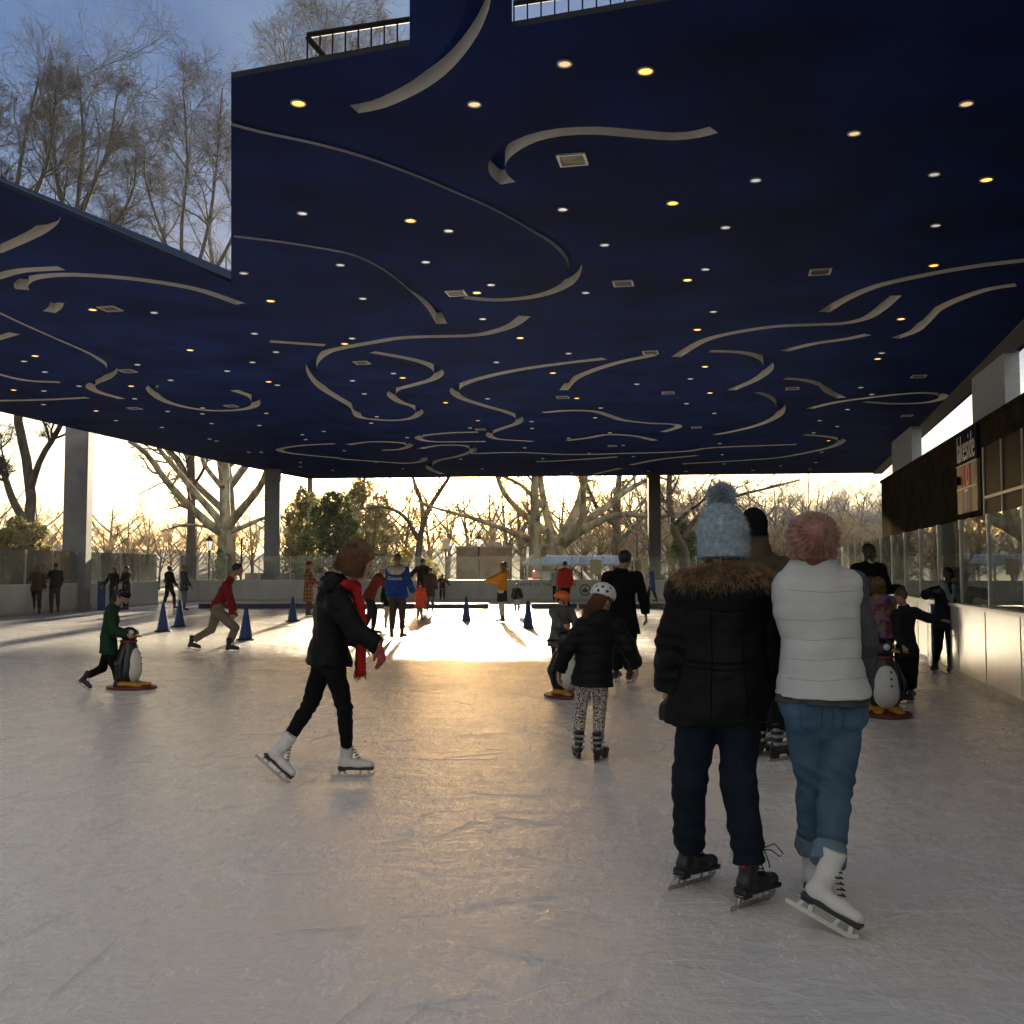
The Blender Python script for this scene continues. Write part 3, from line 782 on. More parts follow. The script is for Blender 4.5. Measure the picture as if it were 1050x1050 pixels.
def bark(name, c, c2, sc):
    m, n, l, b = nt(name); tc = n.new('ShaderNodeTexCoord')
    mp = n.new('ShaderNodeMapping'); mp.inputs['Scale'].default_value = (1, 1, .35); l.new(tc.outputs['Object'], mp.inputs['Vector'])
    no = n.new('ShaderNodeTexNoise'); no.inputs['Scale'].default_value = sc; no.inputs['Detail'].default_value = 7; l.new(mp.outputs['Vector'], no.inputs['Vector'])
    r = n.new('ShaderNodeValToRGB'); r.color_ramp.elements[0].position = .38; r.color_ramp.elements[1].position = .62
    r.color_ramp.elements[0].color = (*c, 1); r.color_ramp.elements[1].color = (*c2, 1)
    l.new(no.outputs['Fac'], r.inputs['Fac']); l.new(r.outputs['Color'], b.inputs['Base Color'])
    bp = n.new('ShaderNodeBump'); bp.inputs['Strength'].default_value = .5; bp.inputs['Distance'].default_value = .05
    l.new(no.outputs['Fac'], bp.inputs['Height']); l.new(bp.outputs['Normal'], b.inputs['Normal'])
    b.inputs['Roughness'].default_value = .85
    return m
M_plane = bark('sycamore_bark', (.15, .125, .075), (.42, .39, .28), 2.2)
M_bark = bark('dark_bark', (.06, .05, .04), (.13, .11, .085), 3.)
M_barkd = bark('grey_black_bark', (.030, .026, .022), (.075, .066, .055), 3.)
M_twigd = mat('dark_twigs', (.042, .037, .035), .85, var=.3, vs=.5)
M_twig = mat('twigs', (.36, .28, .18), .85, var=.3, vs=.5)
M_twig2 = mat('grey_twigs', (.34, .32, .31), .85, var=.3, vs=.5)
M_twig3 = mat('tan_twigs', (.46, .35, .21), .85, var=.3, vs=.5)
def resample(pts, n):
    pts = np.array(pts); d = np.r_[0, np.cumsum(np.linalg.norm(np.diff(pts, axis=0), axis=1))]
    s = np.linspace(0, d[-1], n); return np.stack([np.interp(s, d, pts[:, q]) for q in range(3)], 1)
def make_tree(name, label, limbs, seed, spec, Mt, Mc, base, group=None, bump=1.):
    """limbs: list of (points, r0, r1) in local coordinates; spec: per level (k, lr, ang, rr, n, wob, trop, sides, minr)"""
    r = np.random.RandomState(seed)
    P = np.stack([resample(catmull(p, .6), 14) for p, a, b in limbs]); R = np.stack([np.linspace(a, b, 14) for p, a, b in limbs])
    t = thing(name, label, 'tree', base, 0, group)
    V, Fq = tubes_np(P, R, 10)
    crown = []
    tr = [(V, Fq)]
    cp_, cr = P, R
    for lv, (k, lr, ang, rr, n, wob, trop, sides, minr) in enumerate(spec):
        cp_, cr = spawn(r, cp_, cr, k, lr, ang, rr, n, wob, trop, .28 if lv == 0 else .15, minr)
        (tr if lv == 0 else crown).append(tubes_np(cp_, cr, sides))
    def joinq(L):
        k = 0; Vs, Fs = [], []
        for v, f in L: Vs.append(v); Fs.append(f + k); k += len(v)
        return np.concatenate(Vs), np.concatenate(Fs)
    V, Fq = joinq(tr); link('trunk', mesh_np('trunk', V, [Fq]), Mt, t)
    V, Fq = joinq(crown); link('crown', mesh_np('crown', V, [Fq]), Mc, t)
    return t
def limb_px(base, Y, px, dy):
    """pixel polyline at depth Y, with the tip swung dy metres in depth"""
    k = len(px)
    return [at(x, y, Y + dy * i / max(1, k - 1)) - base for i, (x, y) in enumerate(px)]
HERO = [(9, (.14, .34), (28, 65), .45, 8, .16, .03, 6, .02), (7, (.35, .65), (25, 60), .5, 6, .2, .03, 4, .013), (5, (.4, .75), (25, 60), .55, 5, .22, .0, 3, .009), (4, (.45, .8), (25, 55), .6, 4, .24, 0, 3, .007)]
LIGHT = [(7, (.14, .34), (28, 65), .45, 8, .16, .03, 6, .02), (5, (.35, .65), (25, 60), .5, 6, .2, .03, 4, .012), (4, (.4, .75), (25, 60), .55, 5, .22, .0, 3, .008), (2, (.45, .8), (25, 55), .6, 4, .24, 0, 3, .006)]
FINE = [(15, (.16, .42), (28, 62), .5, 8, .17, .05, 5, .022), (9, (.35, .7), (25, 60), .5, 6, .2, .03, 4, .015), (6, (.45, .85), (25, 60), .55, 5, .22, .02, 3, .011), (3, (.5, .9), (25, 60), .6, 4, .22, .01, 3, .009)]
def hero(label, Y, bx, limbs, seed, mt=M_plane, mc=M_twig, spec=HERO, name='sycamore_tree'):
    b = at(bx, 600, Y); b.z = 0
    return make_tree(name, label, [([Vector((q.x, q.y, max(q.z, -.1))) for q in limb_px(b, Y + oy, px, dy)], r0, r1) for px, r0, r1, dy, oy in limbs], seed, spec, mt, mc, b)
# forked pale tree beside the left-hand column
hero('pale sycamore with two long forked limbs between the two grey columns', 64, 231,
     [([(231, 592), (231, 560), (230, 545)], 0.55, 0.44, 0, 0),
      ([(230, 548), (215, 538), (190, 515), (168, 490), (150, 465), (132, 452)], 0.31, 0.13, -3, 0),
      ([(231, 546), (222, 530), (200, 505), (180, 480), (163, 460), (150, 430)], 0.27, 0.10, 4, 0),
      ([(232, 548), (231, 515), (232, 480), (229, 455), (226, 440)], 0.37, 0.10, 3, 0),
      ([(233, 540), (250, 520), (266, 500), (274, 480), (279, 455), (281, 440)], 0.30, 0.09, -4, 0),
      ([(236, 545), (250, 540), (275, 530), (300, 532)], 0.18, 0.07, 2, 0),
      ([(228, 542), (210, 540), (190, 538), (165, 545)], 0.12, 0.04, -2, 0),
      ([(228, 500), (212, 480), (208, 470), (202, 450), (196, 435)], 0.18, 0.06, 5, 0)], 3, spec=LIGHT)
hero('thin bare tree whose top twigs rise behind the roof railing', 92, 318,  # this and the next tall trees stand in for reflected ones
     [([(318, 592), (318, 480), (320, 300), (326, 160), (332, 60), (336, 10)], .26, .06, 0, 0),
      ([(320, 300), (335, 180), (356, 80), (372, 20)], .14, .05, 3, 0),
      ([(320, 280), (306, 160), (296, 80), (290, 40)], .14, .05, -3, 0),
      ([(332, 150), (362, 80), (392, 20)], .1, .04, 3, 0)], 17, M_barkd, M_twigd, spec=FINE)
hero('tall bare tree with a slender leaning trunk at the picture edge before the first column', 58, 27,
     [([(27, 595), (27, 560), (30, 530), (32, 500), (24, 455), (18, 420), (22, 330), (14, 240), (22, 160), (40, 80)], .33, .07, 3, 0),
      ([(28, 540), (12, 510), (2, 480), (-18, 440)], .26, .1, 2, 0),
      ([(32, 500), (42, 470), (60, 440), (75, 400), (82, 320)], .2, .06, -3, 0),
      ([(20, 250), (4, 200), (-10, 160), (-14, 110)], .2, .05, 2, 0),
      ([(18, 230), (40, 190), (52, 150), (58, 90)], .18, .05, -2, 0)], 5, M_barkd, M_twigd, spec=FINE)
hero('tall bare tree with upright branches hidden low down by the first column', 66, 78,
     [([(80, 592), (80, 500), (78, 400), (80, 300), (78, 215), (86, 150), (80, 70)], .30, .06, 0, 0),
      ([(79, 230), (95, 190), (112, 150), (120, 95)], .2, .05, 3, 0),
      ([(79, 260), (62, 200), (55, 150), (50, 100)], .2, .05, -3, 0),
      ([(78, 300), (104, 250), (135, 200), (140, 150)], .2, .05, -3, 0)], 8, M_barkd, M_twigd, spec=FINE)
hero('tall fan shaped bare tree with dense fine branches beside the canopy corner', 74, 190,
     [([(196, 592), (196, 480), (192, 380), (190, 310)], .33, .22, 0, 0),
      ([(190, 320), (170, 250), (150, 190), (148, 150)], .17, .05, 3, 0),
      ([(190, 315), (186, 240), (192, 170), (188, 90)], .17, .05, -3, 0),
      ([(191, 310), (212, 240), (222, 170), (228, 90)], .17, .05, 3, 0),
      ([(192, 320), (225, 270), (255, 200), (270, 110)], .17, .05, -3, 0),
      ([(190, 330), (150, 290), (120, 240), (108, 200)], .17, .05, 2, 0),
      ([(192, 330), (240, 300), (290, 180), (320, 70), (335, 20)], .17, .05, 6, 0)], 12, M_barkd, M_twigd, spec=FINE)
# big multi-limbed plane tree behind the far wall
hero('massive pale plane tree with spreading limbs behind the far wall', 67, 566,
     [([(568, 592), (568, 575), (567, 560)], 0.90, 0.74, 0, 0),
      ([(549, 592), (549, 540), (548, 500), (549, 478), (547, 462)], 0.48, 0.16, -1, -1),
      ([(566, 566), (562, 535), (556, 505), (553, 470), (556, 458)], 0.35, 0.09, 3, 0),
      ([(568, 566), (580, 545), (592, 520), (600, 490), (603, 462)], 0.41, 0.11, 2, 0),
      ([(570, 560), (585, 548), (597, 530), (598, 505), (595, 484), (594, 462)], 0.28, 0.11, -3, 0),
      ([(572, 562), (595, 545), (622, 531), (645, 527), (672, 530), (705, 524)], 0.33, 0.09, -2, 0),
      ([(574, 556), (600, 535), (625, 518), (640, 505), (655, 496), (690, 480)], 0.31, 0.08, 3, 0),
      ([(578, 552), (605, 530), (625, 515), (648, 492), (665, 470)], 0.19, 0.06, 4, 0),
      ([(560, 562), (540, 552), (510, 540), (480, 530), (450, 522), (428, 514)], 0.23, 0.06, -3, 0),
      ([(560, 545), (540, 530), (520, 510), (510, 490), (500, 460)], 0.27, 0.08, 2, 0),
      ([(556, 520), (535, 498), (515, 488), (495, 478)], 0.17, 0.05, -3, 0)], 21, spec=LIGHT)
hero('grey leaning tree with crossing limbs seen just before the dark column', 72, 634,
     [([(634, 592), (633, 560), (632, 530), (634, 500), (637, 466)], .42, .16, 0, 0),
      ([(632, 560), (645, 545), (655, 535), (668, 520), (690, 510)], .2, .07, 3, 0),
      ([(633, 540), (615, 525), (605, 505), (596, 480)], .2, .07, -2, 0)], 23, M_bark, M_twig2)
hero('bare tree with long drooping branches behind the pompom hat', 60, 700,
     [([(705, 592), (702, 565), (690, 540), (686, 500), (690, 440)], .28, .1, 0, 0),
      ([(700, 552), (720, 525), (750, 510), (790, 500), (820, 492)], .16, .05, 4, 0),
      ([(690, 540), (705, 525), (722, 512), (730, 492)], .14, .04, -3, 0),
      ([(688, 520), (672, 505), (660, 490)], .12, .04, 2, 0)], 25, M_bark, M_twig2)
hero('slim brown tree with a low crooked limb reaching over the lamp', 70, 425,
     [([(428, 592), (430, 560), (436, 530), (450, 505), (460, 490), (470, 460)], .24, .09, 0, 0),
      ([(430, 555), (415, 530), (395, 520), (370, 522), (345, 530)], .16, .05, -4, 0),
      ([(434, 540), (432, 515), (425, 495), (418, 470)], .18, .06, 3, 0)], 27, M_bark)
# prototypes of the woodland behind: three kinds, copied
def proto(name, label, seed, h, spread, mt, mc, group, dense=1.):
    r = np.random.RandomState(seed)
    limbs = [([(0, 0, 0), (.02 * h * r.normal(), .02 * h * r.normal(), h * .3), (.03 * h * r.normal(), .03 * h * r.normal(), h * .62), (.04 * h * r.normal(), .04 * h * r.normal(), h * .95)], .022 * h, .004 * h)]
    for q in range(7):
        a = q * 2.4 + r.rand(); z = h * (.2 + .07 * q); L = h * spread * (.8 + .4 * r.rand())
        limbs.append(([(0, 0, z), (math.cos(a) * L * .4, math.sin(a) * L * .4, z + L * .35), (math.cos(a) * L * .75, math.sin(a) * L * .75, z + L * .8), (math.cos(a) * L, math.sin(a) * L, z + L * 1.15)], .010 * h, .003 * h))
    sp_ = [(8, (.3, .55), (25, 60), .5, 6, .14, .04, 4, .015), (7, (.35, .65), (25, 55), .5, 5, .16, .03, 3, .011), (int(5 * dense), (.4, .8), (25, 55), .6, 4, .18, .02, 3, .0075)]
    return make_tree(name, label, limbs, seed, sp_, mt, mc, (0, 0, 0), group)
protos_t = [proto('bare_tree', 'leafless brown tree in the distant wood beyond the far wall', 41, 10, .33, M_bark, M_twig, 'bare trees of the wood'),
            proto('bare_tree', 'leafless grey tree in the distant wood toward the stone building', 42, 11, .3, M_bark, M_twig2, 'grey trees of the wood'),
            proto('bare_tree', 'leafless tan thicket tree standing low in the wood beyond the glass', 43, 6, .42, M_bark, M_twig3, 'low tan trees of the wood')]
placed = [False] * 3
def put_tree(k, px, Y, top, seed):
    p = at(px, 600, Y); h = at(px, top, Y).z; ph = (11, 12, 7.5)[k]
    sc = h / ph; r = random.Random(seed)
    s3 = (sc * r.uniform(.95, 1.3), sc * r.uniform(.95, 1.3), sc)
    if not placed[k]:
        placed[k] = True; protos_t[k].location = (p.x, p.y, 0); protos_t[k].scale = s3; protos_t[k].rotation_euler = (0, 0, r.random() * 6)
    else: dup(protos_t[k], (p.x, p.y, 0), r.random() * 6, scale=s3)
q = 0
for px, Y, top in ((232, 118, 215),):
    put_tree(1, px, Y, top, q); q += 1
for px, Y, top in ((40, 105, 500), (112, 112, 505), (128, 98, 525), (150, 120, 515), (175, 104, 530), (200, 118, 522), (258, 108, 510), (300, 100, 496), (330, 92, 488), (365, 88, 488), (395, 96, 486), (440, 104, 500), (480, 110, 490), (520, 100, 488), (545, 116, 480), (600, 108, 480), (630, 96, 482), (660, 110, 478), (690, 104, 478), (20, 120, 520), (-10, 100, 490), (70, 125, 525), (230, 125, 520), (310, 84, 500), (350, 110, 486), (415, 90, 494), (380, 118, 485), (460, 120, 490), (505, 122, 484), (575, 124, 482), (645, 122, 480), (615, 88, 492), (535, 86, 494), (670, 86, 492)):
    put_tree(0, px, Y, top + (2 if 300 < px < 700 else 0), q); q += 1
for px, Y, top in ((708, 96, 488), (722, 122, 484), (745, 96, 494), (775, 98, 496), (800, 102, 494), (825, 100, 498), (845, 106, 494), (868, 104, 500), (888, 108, 496), (905, 112, 500), (925, 116, 500), (795, 140, 488), (840, 145, 490), (880, 145, 492), (915, 150, 490), (715, 112, 486), (735, 104, 496), (758, 118, 492), (785, 108, 502), (810, 124, 495), (832, 114, 500), (850, 130, 497), (872, 120, 503), (890, 135, 500), (908, 125, 505), (930, 140, 500), (700, 132, 490), (770, 138, 495), (865, 150, 495)):
    put_tree(1, px, Y, top, q); q += 1
for px in list(range(-20, 920, 30)) + list(range(690, 915, 19)) + list(range(318, 690, 31)):
    Y = 72 + (q * 37 % 17) + (12 if q > 85 else 0); put_tree(2, px + (q * 13 % 15) - 7, Y, 545 - (q * 7 % 20) + (8 if 420 < px < 520 else 0), q); q += 1
# leafy shrubs
def leaves_mesh(name, lobes, count, size, seed):
    r = np.random.RandomState(seed); c = np.array([l[:3] for l in lobes]); rad = np.array([l[3:] for l in lobes])
    i = r.randint(len(lobes), size=count); d = r.normal(size=(count, 3)); d /= np.linalg.norm(d, axis=1, keepdims=True)
    P = c[i] + d * rad[i] * (.55 + .5 * r.rand(count, 1)) ** .7
    P = P[P[:, 2] > .05]; n = len(P)
    a = r.normal(size=(n, 3)); a /= np.linalg.norm(a, axis=1, keepdims=True); b = np.cross(a, r.normal(size=(n, 3))); b /= np.linalg.norm(b, axis=1, keepdims=True)
    s = size * (.6 + .8 * r.rand(n, 1))
    V = np.stack([P - a * s, P + b * s * .45, P + a * s, P - b * s * .45], 1).reshape(-1, 3)
    return mesh_np(name, V, [np.arange(n)[:, None] * 4 + np.arange(4)[None]])
def leafmat(name, c, tr=.35):
    m = mat(name, c, .55, var=.5, vs=1.5)
    n = m.node_tree.nodes; l = m.node_tree.links; b = n['Principled BSDF']; t = n.new('ShaderNodeBsdfTranslucent'); mx = n.new('ShaderNodeMixShader'); mx.inputs[0].default_value = tr
    t.inputs['Color'].default_value = (*[min(1, x * 1.6) for x in c], 1)
    l.new(b.outputs[0], mx.inputs[1]); l.new(t.outputs[0], mx.inputs[2]); l.new(mx.outputs[0], n['Material Output'].inputs['Surface'])
    return m
M_ever = leafmat('evergreen_leaf', (.095, .125, .045)); M_yel = leafmat('yellow_leaf', (.40, .32, .06)); M_olive = leafmat('olive_leaf', (.20, .18, .075))
def shrub(name, label, px, Y, w, top, m, count, size, seed, cat='shrub'):
    b = at(px, 600, Y); b.z = 0; h = at(px, top, Y).z; r = random.Random(seed)
    t = thing(name, label, cat, b)
    lob = []
    for q in range(16):
        z = h * (.08 + .86 * (q / 15.)); ww = w * (1.05 - .62 * (q / 15.))
        a = r.random() * 6.28
        lob.append((math.cos(a) * ww * .55, math.sin(a) * ww * .55, z, ww * .55 * r.uniform(.7, 1.2), ww * .55 * r.uniform(.7, 1.2), h * .11 * r.uniform(.8, 1.5)))
    link('crown', leaves_mesh('crown', lob, count, size, seed), m, t)
    mb = MB()
    for q in range(7):
        a = r.random() * 6.28; mb.tube([(0, 0, 0), (math.cos(a) * w * .2, math.sin(a) * w * .2, h * .4), (math.cos(a) * w * .4, math.sin(a) * w * .4, h * .8)], [.07, .05, .02], 5)
    mb.build('trunk', M_bark, t)
    return t
shrub('evergreen_tree', 'dark green holly tree standing behind the glass left of the brown haired skater', 342, 60, 2.5, 510, M_ever, 6500, .14, 2, 'tree')
shrub('evergreen_tree', 'olive green evergreen beside the second grey column', 312, 66, 2.0, 506, M_olive, 6500, .13, 3, 'tree')
shrub('evergreen_tree', 'loose olive evergreen between the holly tree and the slim brown tree', 375, 74, 3.0, 494, M_olive, 6000, .15, 4, 'tree')
shrub('evergreen_tree', 'small dark evergreen between the thin cable and the pompom hat', 702, 62, 1.7, 538, M_ever, 4500, .12, 6, 'tree')
shrub('yellow_shrub', 'yellow green shrub behind the glass above the blue jacket', 412, 54.5, 1.1, 566, M_yel, 3200, .085, 7)
shrub('yellow_shrub', 'sparse yellow shrub behind the glass past the family in coats', 442, 55, .9, 574, M_yel, 1500, .08, 8)
shrub('green_shrub', 'dark green shrub at the foot of the forked sycamore', 229, 58, .9, 566, M_ever, 2500, .09, 9)
shrub('evergreen_tree', 'rounded dark evergreen behind the glass at the picture edge', 22, 50, 2.3, 535, M_olive, 7000, .12, 10, 'tree')
shrub('green_shrub', 'olive shrub below the massive plane tree', 655, 56, 1.0, 572, M_olive, 1800, .09, 12)
tag(shrub('climbing_plant', 'leafy climbing plant on the dark stone building behind the tall glass', 922, rl(5.05, 33).y, 1.3, 562, M_olive, 4200, .11, 11, 'plant'))
# ------------------------------------------------------------------ park things behind the glass
def lamp_post(px, Y, top, label, lit=True):
    b = at(px, 600, Y); b.z = 0; h = at(px, top, Y).z
    t = thing('lamp_post', label, 'street lamp', b)
    MB().lathe([(.16, 0), (.16, .25), (.09, .4), (.06, .6), (.045, h - .9), (.07, h - .86), (.05, h - .8)], 12).build('pole', M_black, t, True)
    l = MB().lathe([(.09, h - .78), (.19, h - .35), (.17, h - .3)], 8).build('lantern', mat('lantern_glass', (.8, .78, .7), .3, var=.05, emit=.25), t)
    m = MB().lathe([(.23, h - .31), (.10, h - .12), (.03, h - .05), (.02, h)], 8)
    for q in range(4): a = q * math.pi / 2; m.tube([(math.cos(a) * .1, math.sin(a) * .1, h - .78), (math.cos(a) * .2, math.sin(a) * .2, h - .31)], .012, 4)
    m.build('lantern_cap', M_black, l)
lamp_post(214, 55, 549, 'park lamp with a pale lantern in front of the forked sycamore')
lamp_post(491, 66, 548, 'park lamp with a pale lantern left of the massive plane tree')
b = at(247, 600, 56); b.z = 0
t = thing('flag_pole', 'plain dark pole between the park lamp and the grey column', 'pole', b); h = at(247, 553, 56).z
MB().lathe([(.07, 0), (.05, .3), (.04, h), (.01, h + .06)], 8).build('pole', M_black, t, True); MB().lathe([(.13, 0), (.13, .1)], 10).build('base_plate', M_black, t)
b = at(457, 600, 62); b.z = 0; h = at(457, 552, 62).z
t = thing('sign_post', 'small white box sign on a post left of the park lamp', 'sign', b)
MB().box((0, 0, h / 2), (.06, .06, h)).build('post', M_black, t); MB().box((0, -.05, h - .35), (.42, .1, .62)).build('sign_panel', M_white, t, bevel=.02)
a, c = at(468, 600, 68), at(525, 600, 68)
t = thing('stone_wall', 'low reddish stone wall far behind the glass under the park lamp', 'wall', ((a.x + c.x) / 2, 68, 0)); h = at(490, 562, 68).z
MB().box((0, 0, h / 2), (c.x - a.x, .5, h)).build('wall', mat('red_stone', (.2, .13, .09), .8, var=.3, vs=2, bump=.4, bs=5), t)
MB().box((0, 0, h + .06), (c.x - a.x + .15, .65, .12)).build('coping', M_concrete, t)
# benches of pale concrete behind the boards
for px0, px1, lab in ((251, 268, 'short pale concrete bench block behind the glass beside the red sweater'), (271, 300, 'long pale concrete bench block behind the glass below the grey column')):
    a, c = at(px0, 600, 53.5), at(px1, 600, 53.5); h = at(px0, 587.5, 53.5).z
    t = thing('concrete_bench', lab, 'bench', ((a.x + c.x) / 2, 53.8, 0))
    MB().box((0, 0, h / 2), (c.x - a.x, .7, h)).build('seat', mat('pale_concrete', (.42, .4, .36), .7, var=.12), t, bevel=.03)
    MB().box((0, -.05, .12), (c.x - a.x + .1, .9, .24)).build('base', M_concrete, t)
# kiosk with a glazed roof
a, c = at(536, 600, 57), at(646, 600, 57); zt = at(600, 569, 57).z; ze = at(600, 578.5, 57).z
t = thing('kiosk', 'park kiosk with a pale blue glazed roof behind the far wall', 'kiosk', ((a.x + c.x) / 2, 57.5, 0)); wd = c.x - a.x
M_roofg = mat('roof_glazing', (.45, .55, .68), .2, var=.1, spec=.7)
r_ = MB().add([(-wd / 2, -.8, ze), (wd / 2, -.8, ze), (wd / 2 - .3, 1.4, zt), (-wd / 2 + 1.4, 1.4, zt), (-wd / 2, -.8, ze - .08), (wd / 2, -.8, ze - .08), (wd / 2 - .3, 1.4, zt - .08), (-wd / 2 + 1.4, 1.4, zt - .08)], [(0, 1, 2, 3), (7, 6, 5, 4), (0, 4, 5, 1), (1, 5, 6, 2), (2, 6, 7, 3), (3, 7, 4, 0)]).build('roof', M_roofg, t)
m = MB()
for q in range(7):
    x = -wd / 2 + wd * q / 6; m.tube([(x, -.84, ze + .02), (x * .9 + .3, 1.4, zt + .02)], .05, 4)
m.build('roof_rib', M_white, r_)
for q in range(4): MB().box((-wd / 2 + .25 + (wd - .5) * q / 3, -.6, ze / 2 - .04), (.1, .1, ze - .08)).build('post', M_white, t)
MB().box((-.6, .4, .5), (wd * .45, .9, 1.0)).build('counter', M_board, t, bevel=.03)
MB().box((-wd * .3, .2, 1.25), (1.3, .7, .5)).build('covered_crate', M_white, t, bevel=.12)
for px, lab in ((611, 'beige umbrella folded on its pole beside the kiosk'), (663, 'beige hanging banner panel left of the woman in the blue coat')):
    b = at(px, 600, 55.5); b.z = 0; h = at(px, 573, 55.5).z
    t = thing('banner_post', lab.replace('umbrella folded on its pole', 'banner panel on a post'), 'banner', b)
    MB().box((0, 0, h / 2), (.05, .05, h)).build('post', M_black, t)
    MB().box((.0, -.04, h - .45), (.62, .03, .8)).build('panel', mat('beige_cloth', (.55, .45, .22), .8, var=.12), t)
# ------------------------------------------------------------------ traffic cones
M_cone = mat('cone_blue', (.012, .045, .17), .38, var=.15)
M_conebase = mat('cone_base', (.015, .02, .05), .5, var=.15)
def mk_cone(p, label):
    t = thing('traffic_cone', label, 'cone', p, 0, 'blue cones on the ice')
    MB().lathe([(.150, .03), (.142, .06), (.036, .70), (.028, .715), (.024, .70)], 28).build('body', M_cone, t, True)
    MB().box((0, 0, .016), (.38, .38, .03)).build('base', M_conebase, t, bevel=.01)
    return t
CN = [(167, 647.5, 'blue traffic cone, left one of the pair behind the boy in green', .3), (184, 642.5, 'blue traffic cone, right one of the pair behind the boy in green', .1), (252, 656, 'blue traffic cone just right of the skater in the red sweater', .2),
      (300, 637, 'blue traffic cone between the red sweater skater and the plaid coat', .4), (478, 636.5, 'traffic cone standing alone in the sun glare on the ice', .1), (541.5, 644, 'blue traffic cone left of the child in the orange helmet', .25)]
c0 = None
for px, py, lab, rz in CN:
    p = G(px, py)
    if c0 is None: c0 = mk_cone(p, lab); c0.rotation_euler.z = rz
    else: dup(c0, p, rz, lab)
# ------------------------------------------------------------------ skate scratches and shavings on the ice
r = np.random.RandomState(5); Vs = []; Fs = []
for q in range(620):
    y = 1.7 + 14 * r.rand() ** 1.6; x = (r.rand() - .5) * 1.15 * (y + 1.2)
    if x > 2.9 + UX * y: continue
    a = r.rand() * 6.28; L = .06 + .6 * r.rand() ** 2; cv = r.normal() * .8; nn = 9; w = .0005 + .0016 * r.rand() ** 4; pts = []
    p = np.array([x, y])
    for i in range(nn):
        pts.append(p.copy()); p = p + np.array([math.cos(a), math.sin(a)]) * L / nn; a += cv * L / nn
    pts = np.array(pts); t_ = np.gradient(pts, axis=0); t_ /= np.linalg.norm(t_, axis=1)[:, None]; s_ = np.stack([-t_[:, 1], t_[:, 0]], 1); ww = w * np.sin(np.linspace(.15, 3.0, nn))[:, None]
    k = len(Vs) * 0 + sum(len(v) for v in Vs)
    V = np.concatenate([np.c_[pts - s_ * ww, np.full(nn, .0015)], np.c_[pts, np.full(nn, .0045)], np.c_[pts + s_ * ww, np.full(nn, .0015)]])
    i = np.arange(nn - 1); Vs.append(V); Fs += [np.stack([i, i + 1, nn + i + 1, nn + i], 1) + k, np.stack([nn + i, nn + i + 1, 2 * nn + i + 1, 2 * nn + i], 1) + k]
tag(link('ice_scratches', mesh_np('ice_scratches', np.concatenate(Vs), [np.concatenate(Fs)]), mat('scratch_snow', (.74, .735, .735), .6, var=.03)), 'fine white skate scratches across the grey ice', 'scratches', kind='stuff')
n_ = 11000; cl = r.rand(70, 2); yy = 1.6 + 11 * cl[:, 1] ** 1.5; xx = (cl[:, 0] - .5) * 1.1 * (yy + 1)
i = r.randint(70, size=n_); a = r.rand(70)[i] * 3.1; u_ = r.normal(size=n_) * .45; v_ = r.normal(size=n_) * .07
x = xx[i] + np.cos(a) * u_ - np.sin(a) * v_; y = yy[i] + np.sin(a) * u_ + np.cos(a) * v_
far_ = r.rand(n_) < .35; y = np.where(far_, 1.6 + 10 * r.rand(n_) ** 1.3, y); x = np.where(far_, (r.rand(n_) - .5) * 1.1 * (y + 1), x)
ok = (x < 2.9 + UX * y) & (y > 1); x, y = x[ok], y[ok]; n_ = len(x); s = .0016 + .0046 * r.rand(n_) ** 3
B = np.array([[-1, -.8, 0], [1, -.6, 0], [.2, 1, 0], [0, 0, 1.1]])
V = np.c_[x, y, np.full(n_, .002)][:, None] + B[None] * s[:, None, None] * (.6 + .8 * r.rand(n_, 4, 1))
b_ = np.arange(n_)[:, None] * 4
tag(link('ice_shavings', mesh_np('ice_shavings', V.reshape(-1, 3), [b_ + np.array([[0, 1, 3]]), b_ + np.array([[1, 2, 3]]), b_ + np.array([[2, 0, 3]])], False), M_snow), 'scattered white ice shavings on the near ice', 'ice shavings', kind='stuff')
# ------------------------------------------------------------------ people: one posed skeleton each, body + clothes grown from it
V3 = lambda *a: np.array(a, float)
def skin(name, c): 
    m = mat(name, c, .5, var=.1, vs=25)
    m.node_tree.nodes['Principled BSDF'].inputs['Subsurface Weight'].default_value = .12
    m.node_tree.nodes['Principled BSDF'].inputs['Subsurface Radius'].default_value = (.012, .005, .003)
    return m
SK_L = skin('skin_light', (.50, .29, .21)); SK_M = skin('skin_tan', (.34, .19, .12)); SK_D = skin('skin_dark', (.075, .042, .03))
M_eye = mat('eye_dark', (.012, .01, .01), .15, var=0); M_lip = mat('lip', (.30, .12, .10), .45, var=.1)
def cloth(name, c, var=.2, vs=14, bump=.25, bs=140, rough=.85, sheen=.0, st=(1, 1, 1)): return mat(name, c, rough, var=var, vs=vs, bump=bump, bs=bs, spec=.12, sheen=sheen, bstretch=st)
CB = cloth('black_cloth', (.0065, .0065, .0075)); CBP = cloth('black_shell', (.0055, .0055, .006), rough=.55, sheen=.0, bs=60)
CDG = cloth('charcoal_cloth', (.02, .021, .023)); CGY = cloth('grey_wool', (.11, .11, .11)); CLG = cloth('light_grey_knit', (.36, .39, .42))
CNV = cloth('navy_cloth', (.018, .025, .06)); CJE = cloth('blue_denim', (.062, .115, .175), var=.25, vs=7, bs=260, st=(1, 1, .4)); CJD = cloth('dark_denim', (.010, .015, .025), var=.3, vs=6)
CCUF = cloth('denim_cuff', (.13, .19, .25), var=.2); CWH = cloth('white_quilting', (.50, .51, .52), var=.04, vs=4, bump=.15, bs=30, rough=.55, sheen=0)
CRD = cloth('red_knit', (.22, .018, .02)); CRB = cloth('bright_red', (.34, .015, .017)); CGN = cloth('dark_green', (.012, .04, .02)); CTN = cloth('khaki_cloth', (.20, .17, .13))
